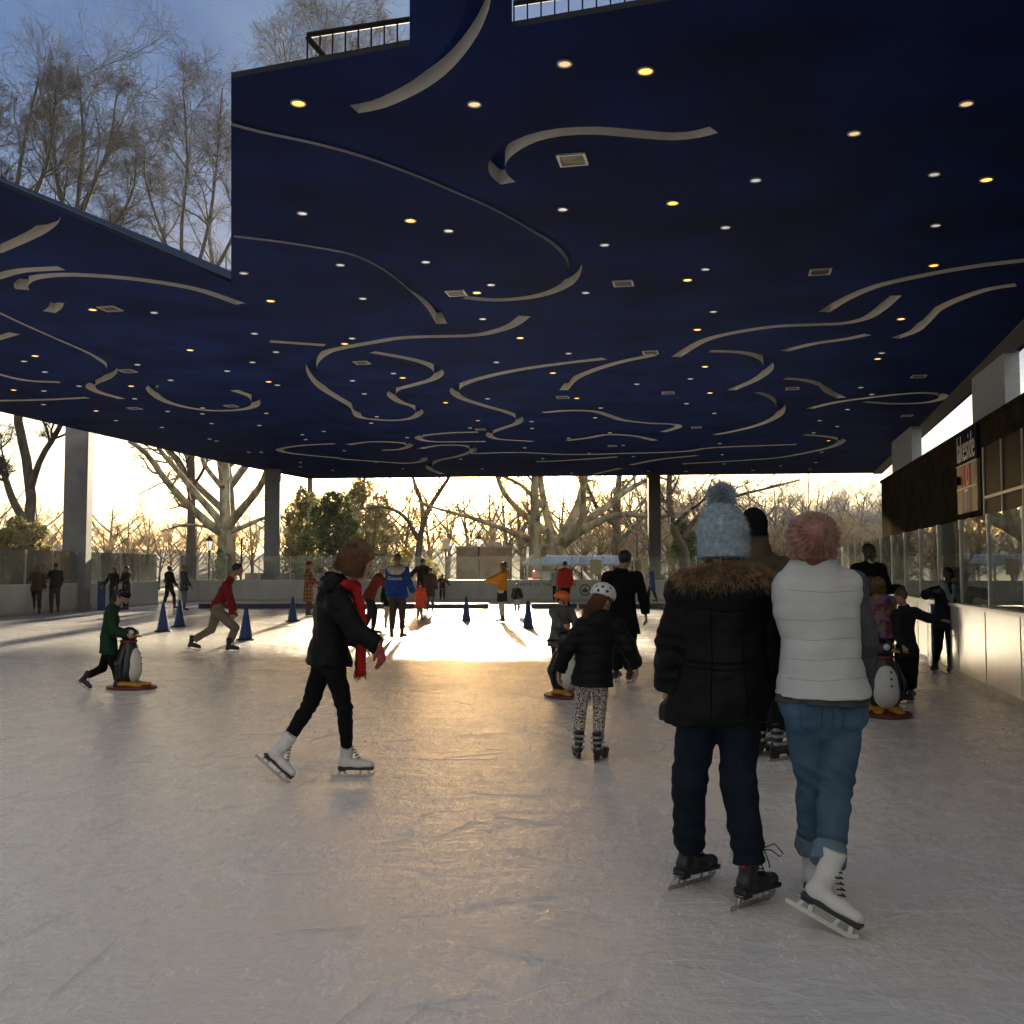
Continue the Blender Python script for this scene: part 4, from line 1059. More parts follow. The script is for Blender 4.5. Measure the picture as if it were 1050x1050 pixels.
CBR = cloth('brown_cloth', (.075, .048, .03)); COL_ = cloth('olive_cloth', (.07, .055, .025)); CMU = cloth('mustard_cloth', (.48, .20, .02)); COR = cloth('coral_red', (.75, .10, .06))
CMA = cloth('maroon_cloth', (.13, .02, .03)); CBL = cloth('royal_blue', (.02, .055, .24)); CCR = cloth('cream_cloth', (.45, .40, .32)); CLB = cloth('pale_blue_cloth', (.35, .45, .55))
HBR = mat('brown_hair', (.13, .062, .024), .5, var=.4, vs=10, bump=.6, bs=90, bstretch=(1, 1, .12)); HBK = mat('black_hair', (.010, .009, .009), .5, var=.3, bump=.5, bs=90, bstretch=(1, 1, .15)); HBL = mat('dark_blond_hair', (.20, .11, .045), .5, var=.4, vs=10, bump=.6, bs=90, bstretch=(1, 1, .12)); HAU = mat('auburn_hair', (.16, .06, .02), .5, var=.35, bump=.5, bs=90, bstretch=(1, 1, .15))
M_bootw = mat('white_leather', (.62, .61, .60), .4, var=.06, vs=12, bump=.1, bs=50); M_bootb = mat('black_leather', (.012, .012, .013), .38, var=.2, bump=.15, bs=60); M_sole = mat('black_sole', (.010, .010, .010), .4, var=.2); M_blade = mat('blade_steel', (.45, .44, .42), .25, .95, var=.15); M_bootg = mat('grey_plastic', (.25, .25, .25), .4, var=.3, vs=30)
M_redtab = mat('red_tab', (.35, .02, .03), .5, var=.1)
def pattern(name, base, dots, scale, thr, rough=.8):
    m, n, l, b = nt(name); tc = n.new('ShaderNodeTexCoord'); v = n.new('ShaderNodeTexVoronoi'); v.inputs['Scale'].default_value = scale
    l.new(tc.outputs['Object'], v.inputs['Vector']); r = n.new('ShaderNodeValToRGB'); r.color_ramp.interpolation = 'EASE'
    r.color_ramp.elements[0].position = thr; r.color_ramp.elements[0].color = (*dots, 1); r.color_ramp.elements[1].position = thr + .08; r.color_ramp.elements[1].color = (*base, 1)
    l.new(v.outputs['Distance'], r.inputs['Fac']); l.new(r.outputs['Color'], b.inputs['Base Color']); b.inputs['Roughness'].default_value = rough; return m
M_leo = pattern('spotted_leggings', (.55, .48, .42), (.02, .017, .016), 78, .44)
def floral(name):
    m, n, l, b = nt(name); tc = n.new('ShaderNodeTexCoord'); v = n.new('ShaderNodeTexVoronoi'); v.inputs['Scale'].default_value = 17; l.new(tc.outputs['Object'], v.inputs['Vector'])
    r = n.new('ShaderNodeValToRGB'); r.color_ramp.interpolation = 'CONSTANT'; s = n.new('ShaderNodeSeparateColor'); l.new(v.outputs['Color'], s.inputs[0]); e = r.color_ramp.elements
    e[0].color = (.17, .025, .05, 1); e[1].position = .3; e[1].color = (.05, .03, .09, 1)
    for p, c in ((.48, (.22, .09, .11, 1)), (.70, (.26, .15, .03, 1)), (.8, (.16, .10, .22, 1)), (.9, (.10, .16, .07, 1))): q = e.new(p); q.color = c
    l.new(s.outputs[0], r.inputs['Fac']); l.new(r.outputs['Color'], b.inputs['Base Color']); b.inputs['Roughness'].default_value = .7; return m
M_floral = floral('floral_print')
def plaid(name):
    m, n, l, b = nt(name); tc = n.new('ShaderNodeTexCoord'); out = None
    for ax, sc in (('X', 3.4), ('Z', 2.6)):
        w_ = n.new('ShaderNodeTexWave'); w_.bands_direction = ax; w_.inputs['Scale'].default_value = sc; l.new(tc.outputs['Object'], w_.inputs['Vector'])
        r = n.new('ShaderNodeValToRGB'); r.color_ramp.elements[0].position = .45; r.color_ramp.elements[1].position = .55
        r.color_ramp.elements[0].color = (.05, .02, .012, 1); r.color_ramp.elements[1].color = (.32, .14, .04, 1); l.new(w_.outputs['Fac'], r.inputs['Fac'])
        if out is None: out = r.outputs['Color']
        else:
            x = n.new('ShaderNodeMix'); x.data_type = 'RGBA'; x.inputs['Factor'].default_value = .5; l.new(out, x.inputs['A']); l.new(r.outputs['Color'], x.inputs['B']); out = x.outputs['Result']
    l.new(out, b.inputs['Base Color']); b.inputs['Roughness'].default_value = .85; return m
M_plaid = plaid('plaid_wool')
# ---- skate prototypes (local: x right, y toe, z up, blade bottom at z=0, ankle joint at (0,-.03,.17))
ANK = V3(0, -.03, .17)
def blade_mb(fig=True):
    m = MB(); pts = [(-.155, .012), (-.15, .0), (.13, .0), (.165, .012), (.178, .032), (.165, .036), (.15, .026), (.12, .02), (-.15, .02)]
    R = Matrix(((0, 0, 1, 0), (1, 0, 0, 0), (0, 1, 0, 0), (0, 0, 0, 1)))
    m.prism(pts, -.002, .002, R)
    for y0, y1, z1 in ((-.085, -.045, .062), (.075, .135, .056)):
        m.prism([(y0 - .02, .018), (y0 + .0, .018), (y0 + .012, z1), (y0 - .004, z1)], -.003, .003, R); m.prism([(y1 - .01, .018), (y1 + .012, .018), (y1 + .004, z1), (y1 - .014, z1)], -.003, .003, R)
        m.box((0, (y0 + y1) / 2, z1 + .001), (.05, (y1 - y0) + .05, .004))
    return m
SK = {}
def skate_proto(kind):
    if kind in SK: return SK[kind]
    f = Field(.0055, .03)
    up = V3(0, 0, 1)
    tall = .30 if kind in ('white', 'plastic') else .285
    f.cone(V3(0, -.055, .103), V3(0, .06, .098), .036, .038, V3(1, 0, 0), .95)
    f.cone(V3(0, .06, .098), V3(0, .135, .094), .038, .034, up, .85)
    f.cone(V3(0, -.048, .115), V3(0, -.035, .20), .042, .043, V3(1, 0, 0), .9)
    f.cone(V3(0, -.035, .20), V3(0, -.042, tall), .043, .052, V3(1, 0, 0), .9, cap=2)
    f.cut(V3(0, 0, .078), V3(0, 0, -1))
    V, Q = f.mesh(); parts = [('boot', mesh_np('boot', V, [Q]), {'white': M_bootw, 'plastic': M_bootg}.get(kind, M_bootb))]
    if kind in ('white', 'black'):
        m = MB(); R = Matrix(((0, 0, 1, 0), (1, 0, 0, 0), (0, 1, 0, 0), (0, 0, 0, 1)))
        m.prism([(-.098, .064), (-.035, .064), (-.028, .06), (.168, .056), (.172, .078), (.03, .081), (-.02, .088), (-.094, .090)], -.036, .036, R)
        m.prism([(-.094, .05 if kind == 'white' else .045), (-.04, .05 if kind == 'white' else .045), (-.03, .066), (-.096, .066)], -.03, .03, R)
        parts.append(('sole', m.mesh('sole', False, .006), M_sole))
        b = blade_mb(); parts.append(('blade', b.mesh('blade'), M_blade))
    else:
        m = MB(); R = Matrix(((0, 0, 1, 0), (1, 0, 0, 0), (0, 1, 0, 0), (0, 0, 0, 1)))
        m.prism([(-.11, .08), (-.1, .02), (-.04, .018), (-.02, .05), (.06, .05), (.08, .018), (.14, .02), (.165, .08)], -.016, .016, R)
        parts.append(('sole', m.mesh('sole', False, .004), M_sole if kind != 'plastic' else M_black)); b = MB()
        b.prism([(-.13, .006), (-.12, 0), (.15, 0), (.17, .015), (.165, .03), (-.125, .03)], -.0025, .0025, R); parts.append(('blade', b.mesh('blade'), M_blade))
        if kind == 'hockey':
            c = MB()
            for z, d in ((.13, .09), (.185, .09), (.235, .095)): c.box((0, -.035, z), (.1, d + .02, .022))
            parts.append(('strap', c.mesh('strap', False, .004), M_bootg))
    la = MB()
    for q in range(7):
        z = .145 + q * .02; y = .055 - q * .012
        la.tube([(-.03, y - .012, z), (0, y + .012, z + .004), (.03, y - .012, z)], .0035, 5)
    if kind in ('white', 'black'): parts.append(('lace', la.mesh('lace', True), mat('lace_cord', (.5, .5, .5) if kind == 'white' else (.02, .02, .02), .8)))
    if kind == 'black':
        c = MB(); c.box((0, -.082, .225), (.03, .012, .09))
        parts.append(('heel_tab', c.mesh('heel_tab', False, .002), M_redtab))
    SK[kind] = parts; return parts
def put_skate(root, kind, M, s, label=None):
    ps = skate_proto(kind); o = None
    for nm, me, mt in ps:
        if not me.materials: me.materials.append(mt)
        if o is None:
            o = bpy.data.objects.new('skate', me); COL.objects.link(o); o.parent = root
            L = Matrix.Translation(-root.location) @ M @ Matrix.Scale(s, 4)
            o.matrix_local = L
            if label: o['label'] = label
        else:
            c = bpy.data.objects.new(nm, me); COL.objects.link(c); c.parent = o
    return o
def foot(px, py, yaw, pitch=0., roll=0., s=1., world=None, lift=0.):
    """ground pixel under the ankle (or under the toe end when pitch > 0): world matrix and ankle joint"""
    g = world if world is not None else G(px, py)
    R = (Matrix.Rotation(-math.radians(yaw), 4, 'Z') @ Matrix.Rotation(-math.radians(pitch), 4, 'X') @ Matrix.Rotation(math.radians(roll), 4, 'Y'))
    piv = Vector((0, .16, .01)) * s if pitch > 0 else Vector((0, -.03, 0)) * s
    M = Matrix.Translation(Vector(g) + Vector((0, 0, lift)) - (R @ piv)) @ R
    A = M @ (Vector(ANK) * s)
    up = R @ Vector((0, 0, 1))
    return M, np.array(A), np.array(up)
def frame(J):
    ax = nrm(J['SR'] - J['SL']); up = nrm(J['N'] - J['P']); fw = nrm(np.cross(up, ax)); return ax, fw, up
def fill(J, s):
    J = {k: (np.array(v, float) if not isinstance(v, (Matrix, float, int)) else v) for k, v in J.items()}
    J['P'] = J.get('P', (J['hL'] + J['hR']) / 2); d = J['N'] - J['P']
    J.setdefault('W', J['P'] + d * .34); J.setdefault('C', J['P'] + d * .70)
    if 'hf' not in J: J['hf'] = frame(J)[1]
    J['hf'] = nrm(J['hf']); hu = J.get('hu', V3(0, 0, 1)); J['hu'] = nrm(hu - J['hf'] * (hu @ J['hf']))
    return J
def head_prims(f, J, s):
    c, fw, up = J['H'], J['hf'], J['hu']; r = np.cross(fw, up); A = np.stack([r, fw, up])
    p = lambda x, y, z: c + (r * x + fw * y + up * z) * s
    e = lambda q, rad, k=.03, sub=False: f.ell(q, V3(*rad) * s, A, k * s, sub)
    e(p(0, -.014, .022), (.073, .094, .096)); f.cone(p(0, .030, -.02), p(0, .048, -.086), .058 * s, .034 * s, k=.045 * s)
    for x in (-1, 1): e(p(x * .036, .062, -.022), (.026, .026, .026))
    e(p(0, .072, -.094), (.02, .02, .018), .02)
    for x in (-1, 1): e(p(x * .031, .098, .004), (.018, .014, .013), .014, True)
    f.cone(p(-.04, .079, .026), p(.04, .079, .026), .011 * s, .011 * s, k=.022 * s)
    f.cone(p(0, .090, .012), p(0, .108, -.030), .008 * s, .0135 * s, k=.012 * s)
    f.cone(p(-.02, .086, -.060), p(.02, .086, -.060), .0085 * s, .0085 * s, k=.012 * s)
    for x in (-1, 1): e(p(x * .075, -.008, -.012), (.009, .020, .032), .01)
    f.cone(p(0, -.018, -.05), J['N'] + up * .01 * s, .052 * s, .058 * s, k=.03 * s)
def hand_prims(f, w_, d, n, side, s, curl=.5, spread=1.):
    d = nrm(d); n = nrm(n - d * (n @ d)); lat = np.cross(d, n) * side
    f.cone(w_ - d * .02 * s, w_ + d * .03 * s, .024 * s, .027 * s, n, .75, k=.012 * s); f.cone(w_ + d * .03 * s, w_ + d * .082 * s, .030 * s, .036 * s, n, .42, k=.012 * s)
    for i, L in enumerate((.066, .074, .070, .054)):
        b = w_ + (d * (.088 - .004 * abs(i - 1.3)) + lat * (1.5 - i) * .0195) * s; c = curl * (.8 + .15 * i)
        dd = nrm(d + lat * (1.5 - i) * .10 * spread); d1 = dd * math.cos(c) + n * math.sin(c); d2 = dd * math.cos(c * 2.1) + n * math.sin(c * 2.1)
        m1 = b + d1 * L * .52 * s; f.cone(b, m1, .0095 * s, .0088 * s, k=.005 * s); f.cone(m1, m1 + d2 * L * .5 * s, .0088 * s, .0075 * s, k=.003 * s)
    b = w_ + (d * .035 + lat * .026) * s; t1 = b + nrm(d * .75 + lat * .65 + n * .25) * .036 * s
    f.cone(b, t1, .0135 * s, .011 * s, k=.008 * s); f.cone(t1, t1 + nrm(d + lat * .2 + n * .35) * .028 * s, .011 * s, .009 * s, k=.003 * s)
def torso(f, J, s, t=0., w=1., waist=1., fl=.66):
    ax, fw, up = frame(J)
    f.cone(J['P'] - up * .02 * s, J['W'], (.150 * w) * s + t, (.128 * w * waist) * s + t, fw, fl + .06); f.cone(J['W'], J['C'], (.128 * w * waist) * s + t, (.158 * w) * s + t, fw, fl)
    a = J['SL'] * .82 + J['SR'] * .18; b = J['SR'] * .82 + J['SL'] * .18
    f.cone(a, b, .062 * s + t, .062 * s + t, fw, .9, k=.07 * s); f.cone(J['C'], J['N'] - up * .02 * s, .10 * s + t, .06 * s + t, fw, .75, k=.06 * s)
def arm(f, J, s, t=0., end=1., q='LR', k=.03, r=(.056, .045, .036), sh=True):
    for c in q:
        e, w_ = J['E' + c], J['W' + c]; w2 = e + (w_ - e) * end
        if sh: f.ell(J['S' + c], V3(1, 1, 1) * (r[0] * s + t), None, .04 * s)
        f.cone(J['S' + c], e, r[0] * s + t, r[1] * s + t, k=k * s); f.cone(e, w2, r[1] * s + t, r[2] * s + t, cap=2, k=k * s)
def legs(f, J, s, t=0., end=1., r=(.085, .060, .054, .038), q='LR', cap=2, kk=.014):
    for c in q:
        h, kn, a = J['h' + c], J['K' + c], J['A' + c]; e = kn + (a - kn) * end
        f.cone(h, kn, r[0] * s + t, r[1] * s + t, k=kk * s); m = kn + (e - kn) * .32
        f.cone(kn, m, r[1] * s + t, r[2] * s + t, k=kk * s); f.cone(m, e, r[2] * s + t, r[3] * s + t, k=kk * s, cap=cap)
def pelvis(f, J, s, t=0., w=1.):
    ax, fw, up = frame(J)
    f.cone(J['hL'] * .92 + J['hR'] * .08 + up * .04 * s, J['hR'] * .92 + J['hL'] * .08 + up * .04 * s, .095 * s * w + t, .095 * s * w + t, fw, .95, k=.05 * s)
    f.cone(J['P'], J['W'], .14 * s * w + t, .125 * s * w + t, fw, .74, k=.05 * s)
def person(label, J, s, vox, skin_m, base, group=None, face=None, hands=True, curl=(.5, .5), mouth=True, palm=None):
    J = fill(J, s); base = Vector((base[0], base[1], 0)); root = thing('person', label, 'person', base, 0, group); ax, fw, up = frame(J)
    f = Field(vox, .03 * s); torso(f, J, s, -.035); arm(f, J, s, -.010); pelvis(f, J, s, -.04); legs(f, J, s, -.03, .96, (.085, .06, .056, .05))
    ex = []
    hv = min(vox, .0075 * s)
    g = f if vox <= .0071 else Field(min(vox, .009), .03)
    head_prims(g, J, s)
    if g is not f: ex.append(g)
    if hands:
        for i, c in enumerate('LR'):
            g = f if vox <= .0071 else Field(min(vox, .007), .01)
            d = J.get('D' + c, J['W' + c] - J['E' + c]); sd = -1 if c == 'L' else 1
            n = J.get('n' + c, ax * -sd); hand_prims(g, J['W' + c], d, n, -sd if False else (1 if c == 'L' else -1), s, curl[i])
            if g is not f: ex.append(g)
    sdf_obj('body', f, skin_m, root, base, extra=ex)
    if face if face is not None else True:
        c, hf, hu = J['H'], J['hf'], J['hu']; r = np.cross(hf, hu)
        for x in (-1, 1):
            g = Field(.004 * s, .002); g.ell(c + (r * x * .031 + hf * .086 + hu * .004) * s, V3(.0125, .008, .0085) * s, np.stack([r, hf, hu])); sdf_obj('eye', g, M_eye, root, base)
            g = Field(.005 * s, .002); g.cone(c + (r * x * .018 + hf * .094 + hu * .026) * s, c + (r * x * .046 + hf * .083 + hu * .024) * s, .0055 * s, .004 * s); sdf_obj('eyebrow', g, HBK, root, base)
        if mouth:
            g = Field(.004 * s, .002); g.cone(c + (r * -.018 + hf * .0905 - hu * .060) * s, c + (r * .018 + hf * .0905 - hu * .060) * s, .0055 * s, .0055 * s); sdf_obj('lips', g, M_lip, root, base)
    return root, J, base
def wear(root, base, name, f, m, disp=None, label=None):
    o = sdf_obj(name, f, m, root, base, disp, .012 if disp is not None else 0.)
    if label: o['label'] = label
    return o
def jacket(root, base, J, s, vox, m, t=.022, hem=.12, flare=.03, sleeve=.96, collar=True, hood=False, disp=None, w=1., waist=1., name='jacket', r=(.060, .050, .042), fl=.70, hemr=.15, arms='LR'):
    ax, fw, up = frame(J); f = Field(vox, .035 * s); torso(f, J, s, t, w, waist, fl)
    dn = -up * .6 + V3(0, 0, -1) * .4
    hp = J['P'] + dn * hem * s
    f.cone(J['W'], hp, .130 * s * w * waist + t, hemr * s * w + t + flare, fw, fl + .06)
    f.plane(hp, nrm(dn))
    arm(f, J, s, t * .8, sleeve, arms, r=r)
    if collar: f.cone(J['N'] - up * .05 * s, J['N'] + up * .03 * s + fw * .01 * s, .072 * s + t * .5, .066 * s + t * .5, cap=2, k=.03 * s)
    if hood:
        f.cone(J['N'] - fw * .05 * s - ax * .07 * s, J['N'] - fw * .05 * s + ax * .07 * s, .06 * s, .06 * s, k=.05 * s); f.ell(J['N'] - fw * .10 * s - up * .05 * s, V3(.10, .06, .08) * s, np.stack([ax, fw, up]), .05 * s)
    return wear(root, base, name, f, m, disp)
def trousers(root, base, J, s, vox, m, t=.012, end=.85, r=(.088, .062, .056, .045), disp=None, name='trousers', w=1.):
    f = Field(vox, .03 * s); pelvis(f, J, s, t, w); legs(f, J, s, t, end, r); f.ell(J['P'] - frame(J)[2] * .05 * s, V3(.075, .085, .07) * s, np.stack(frame(J)), .04); return wear(root, base, name, f, m, disp)
def folds(*L):
    # local creases: (centre, radius, direction, amplitude, frequency)
    def f(X, Y, Z):
        t = 0
        for c, rad, d, a, fq in L:
            d = nrm(d); x, y, z = X - F32(c[0]), Y - F32(c[1]), Z - F32(c[2])
            g = np.exp(-(x * x + y * y + z * z) / F32(rad * rad))
            t = t + F32(a) * g * np.sin(F32(fq) * (x * F32(d[0]) + y * F32(d[1]) + z * F32(d[2])) + 1.6 * np.sin(x * 17 + y * 11) + 1.1 * np.sin(z * 23 + x * 9))
        return t
    return f
from mathutils.bvhtree import BVHTree
def seam(o, base, lines, d, m, name='seam', rad=.0026, out=.0012):
    me = o.data; bv = BVHTree.FromPolygons([v.co[:] for v in me.vertices], [p.vertices[:] for p in me.polygons]); d = Vector(nrm(d)); mb = MB()
    for ln in lines:
        pl = []
        for a, c in zip(ln, ln[1:]):
            a, c = Vector(a), Vector(c)
            for i in range(10): pl.append(a.lerp(c, i / 10))
        pl.append(Vector(ln[-1])); q = []
        for p in pl:
            p = p - Vector(base); h = bv.ray_cast(p - d * .6, d)
            if h[0] is not None: q.append(h[0] - d * out)
        if len(q) > 2: mb.tube(q, rad, 5)
    if mb.v: return mb.build(name, m, o, True)
def hfr(J):
    c, fw, up = J['H'], J['hf'], J['hu']; r = np.cross(fw, up); return c, r, fw, up, np.stack([r, fw, up])
def hair(root, base, J, s, vox, m, style='short', seed=1):
    c, r, fw, up, A = hfr(J); p = lambda x, y, z: c + (r * x + fw * y + up * z) * s; f = Field(vox, .02 * s)
    f.ell(p(0, -.02, .035), V3(.084, .104, .098) * s, A)
    if style == 'bob':
        f.ell(p(0, -.045, -.02), V3(.096, .085, .10) * s, A, .04 * s)
        for x in (-1, 1): f.cone(p(x * .066, .0, .03), p(x * .07, .015, -.075), .035 * s, .03 * s, k=.03 * s)
        f.cone(p(-.035, .066, .080), p(.04, .066, .078), .022 * s, .024 * s, k=.035 * s)
    elif style == 'long':
        f.ell(p(0, -.05, -.03), V3(.088, .075, .11) * s, A, .04 * s); f.cone(p(0, -.085, -.06), p(.0, -.12, -.26), .075 * s, .055 * s, fw, .5, k=.04 * s)
        for x in (-1, 1): f.cone(p(x * .066, .0, .02), p(x * .07, .01, -.13), .028 * s, .02 * s, k=.03 * s)
    if style == 'short': f.ell(p(0, .13, -.05), V3(.13, .10, .115) * s, A, .01 * s, True); f.cut(p(0, -.03, -.055), -up + fw * .25)
    else: f.ell(p(0, .14, -.06), V3(.058, .09, .135) * s, A, .02 * s, True)
    d = wrinkle(.004 * s, 70 / s, seed, 0, 6) if vox < .012 else None
    return wear(root, base, 'hair', f, m, d)
def strands(root, base, J, s, m, n=900, drop=.12, seed=1, open_=.95, vol=1., wave=.012, rad=.0016, name='hair_strands', fan=.3, gather=(0., 0.), back=0.):
    c, r_, fw, up, A = hfr(J); r = np.random.RandomState(seed); T = np.linspace(0, 1, 10)
    a = (r.rand(n) * 2 - 1) * (math.pi - open_); v = vol * (1.0 + .09 * r.rand(n)); dr = drop * (.55 + .5 * r.rand(n)); t0 = r.rand(n) * .35
    P = np.zeros((n, 10, 3)); ph = r.rand(n) * 6.28
    for i, t in enumerate(T):
        q = t0 + (1 - t0) * t; phi = np.minimum(q * 2.5, math.pi / 2); ex = np.clip((q - .62) / .38, 0, 1)
        x = np.sin(phi) * np.sin(a) * .090 * v; y = -.022 - np.sin(phi) * np.cos(a) * .108 * v - back * ex; z = .036 + np.cos(phi) * .103 * v - ex * (dr + .05)
        k = 1 + fan * ex * (r.rand(n) - .6) * .6
        x = x * (1 - gather[1] * ex) + gather[0] * ex
        wv = wave * ex * np.sin(ph + t * 7)
        P[:, i] = c + (np.outer(x * k + wv, r_) + np.outer(y * k + wv * .6, fw) + np.outer(z, up)) * s
    R = np.tile(np.linspace(1, .45, 10) * rad, (n, 1))
    V, Q = tubes_np(P, R, 3); return link(name, mesh_np(name, V - np.array(base), [Q]), m, root)
def beanie(root, base, J, s, vox, m, hgt=.125, low=.0, disp=None):
    c, r, fw, up, A = hfr(J); p = lambda x, y, z: c + (r * x + fw * y + up * z) * s; f = Field(vox, .03 * s)
    f.ell(p(0, -.015, .035), V3(.09, .108, hgt) * s, A); f.cut(p(0, 0, .015 + low), -up)
    f.P.append(('c', p(0, -.012, .018 + low), p(0, -.014, .055), .098 * s, .094 * s, None, 1., 3, .012 * s, False))
    return wear(root, base, 'beanie', f, m, disp)
def helmet(root, base, J, s, vox, m, vents=True, dark=M_black):
    c, r, fw, up, A = hfr(J); p = lambda x, y, z: c + (r * x + fw * y + up * z) * s; f = Field(vox, .02 * s)
    f.ell(p(0, -.012, .04), V3(.102, .130, .104) * s, A); lowc = (p(0, 0, .004), -up - fw * .22)
    vs = []
    if vents:
        for el_, azs in ((62, (0, 50, -50, 130, -130, 180)), (34, (0, 38, -38, 90, -90, 142, -142, 180)), (10, (160, -160, 118, -118))):
            for az_ in azs:
                e_, a_ = math.radians(el_), math.radians(az_); dv = V3(math.cos(e_) * math.sin(a_), math.cos(e_) * math.cos(a_), math.sin(e_))
                vs.append(p(dv[0] * .102, -.012 + dv[1] * .130, .04 + dv[2] * .104))
        for q in vs: f.ell(q, V3(.011, .030, .014) * s, A, .004, True)
    f.cut(*lowc); o = wear(root, base, 'helmet', f, m)
    if vents:
        g = Field(vox, .004); g.ell(p(0, -.012, .04), V3(.094, .122, .096) * s, A); g.cut(*lowc); sdf_obj('liner', g, dark, o, (0, 0, 0)).location = Vector((0, 0, 0)) - base
    g = Field(min(vox, .006), .003)
    for x in (-1, 1):
        for a, b in (((x * .088, .02, .02), (x * .066, .045, -.07)), ((x * .088, -.05, .02), (x * .066, .045, -.07)), ((x * .066, .045, -.07), (0, .052, -.118))): g.cone(p(*a), p(*b), .007 * s, .007 * s)
    sdf_obj('chin_strap', g, dark, o, (0, 0, 0)).location = Vector((0, 0, 0)) - base
    return o
def pts(Y, d):
    """joints given as (px, py, depth offset from Y)"""
    return {k: np.array(at(v[0], v[1], Y + (v[2] if len(v) > 2 else 0))) for k, v in d.items()}
def std(base, yaw, Ht, stride=0., lean=0., armL=(0, 8, 10), armR=(0, 8, 10), twist=0., side=.10, head=0., split=0.):
    """upright or leaning pose in metres; arm = (forward swing, outward, elbow bend) degrees"""
    s = Ht / 1.83; y = math.radians(yaw); fw = V3(math.sin(y), math.cos(y), 0); rt = V3(math.cos(y), -math.sin(y), 0); up = V3(0, 0, 1); b = V3(base[0], base[1], 0)
    J = {}; la = math.radians(lean); tu = up * math.cos(la) + fw * math.sin(la); P = b + up * (1.0 - .06 * abs(stride)) * s
    J['P'] = P; J['N'] = P + tu * .55 * s; J['hL'] = P - rt * .09 * s; J['hR'] = P + rt * .09 * s
    J['SL'] = P + tu * .49 * s - rt * .18 * s; J['SR'] = P + tu * .49 * s + rt * .18 * s
    hy = math.radians(yaw + head); J['hf'] = V3(math.sin(hy), math.cos(hy), -.05); J['H'] = J['N'] + (tu * .7 + up * .3) * .165 * s + fw * .02 * s
    feet = {}
    for c, sg, st in (('L', -1, stride), ('R', 1, -stride)):
        g = b + rt * sg * (side + split) * s + fw * st * .42 * s; M, A, u = foot(0, 0, yaw + sg * 12, 0, 0, s, world=Vector(g))
        J['A' + c] = A; h = J['h' + c]; k = (h + A) / 2 + fw * (.03 + .06 * abs(stride) + .0015 * lean) * s + up * .03 * s; J['K' + c] = k; feet[c] = M
        sw, ou, be = armL if c == 'L' else armR
        a = math.radians(sw); o = math.radians(ou); d1 = (-tu * math.cos(a) + fw * math.sin(a)) * math.cos(o) + rt * sg * math.sin(o); e = math.radians(sw + be)
        d2 = (-tu * math.cos(e) + fw * math.sin(e)) * math.cos(o * .7) + rt * sg * math.sin(o * .7)
        J['E' + c] = J['S' + c] + nrm(d1) * .285 * s; J['W' + c] = J['E' + c] + nrm(d2) * .25 * s
    return J, s, feet
# =========================================================== the two women in front
# --- black parka, blue pompom hat
s = 1.0; Y = 4.75
ML, AL, uL = foot(704, 908, 52, 0, 6, s); MR, AR, uR = foot(767, 929, 50, 0, 4, s)
J = pts(Y, dict(H=(741, 552), N=(740, 588), SL=(701, 606), SR=(783, 606), EL=(690, 660, .04), ER=(792, 660, .04), WL=(684, 708, .06), WR=(785, 716, .02), hL=(720, 716), hR=(758, 716), KL=(707, 795, .03), KR=(757, 797, -.05)))
J.update(AL=AL, AR=AR, hf=V3(.12, 1, -.08), DL=V3(.03, .25, -1), DR=V3(-.12, .2, -1), nL=V3(1, .2, 0), nR=V3(-1, .2, .1))
r1, J, b = person('woman in a black parka with fur trimmed hood and pale blue pompom hat, back turned', J, s, .007, SK_L, (J['hL'] + J['hR']) / 2, face=False, curl=(.35, .9))
ax, fw, up = frame(J)
f = Field(.007, .04)
torso(f, J, s, .034, 1.08, 1.08, .74); hp = np.array(at(734, 738, Y)); f.cone(J['W'], J['P'], .172, .222, fw, .80); f.cone(J['P'], hp, .222, .258, fw, .80); f.plane(hp, V3(.03, .0, -1))
arm(f, J, s, .024, .98, r=(.060, .050, .042)); f.cone(J['N'] - up * .06, J['N'] + up * .03, .10, .095, cap=2)
f.ell(J['N'] - fw * .10 - up * .055, V3(.165, .07, .085), np.stack([ax, fw, up]), .05)
qz = addf(quilt(.0035, .16, .02), wrinkle(.008, 26, 3), wrinkle(.003, 70, 4))
jk = wear(r1, b, 'parka', f, CBP, addf(qz, folds((J['W'], .16, up + ax * .15, .006, 70), (J['ER'], .12, up, .007, 80), (J['EL'], .12, up, .007, 80))))
o_ = lambda x, z: J['C'] + ax * x + up * z
seam(jk, b, [[o_(-.17, .02), o_(0, .0), o_(.17, .02)], [o_(-.075, .02), o_(-.07, -.2), o_(-.09, -.58)], [o_(.075, .02), o_(.07, -.2), o_(.09, -.58)], [o_(-.2, -.62), o_(0, -.63), o_(.2, -.62)], [o_(-.18, -.22), o_(0, -.23), o_(.18, -.22)], [o_(-.18, -.25), o_(0, -.26), o_(.18, -.25)]], fw, cloth('parka_seam', (.0025, .0025, .003)), 'seam', .0035)
g = Field(.006, .008)  # waist seam, cord and hem seam
wz = J['W'] - up * .02
for i in range(24):
    a0, a1 = i * math.tau / 24, (i + 1) * math.tau / 24
    q = lambda a: wz + ax * math.cos(a) * .187 + fw * math.sin(a) * .148
    g.cone(q(a0), q(a1), .009, .009)
sdf_obj('waist_cord', g, CB, jk, b).location = (0, 0, 0)
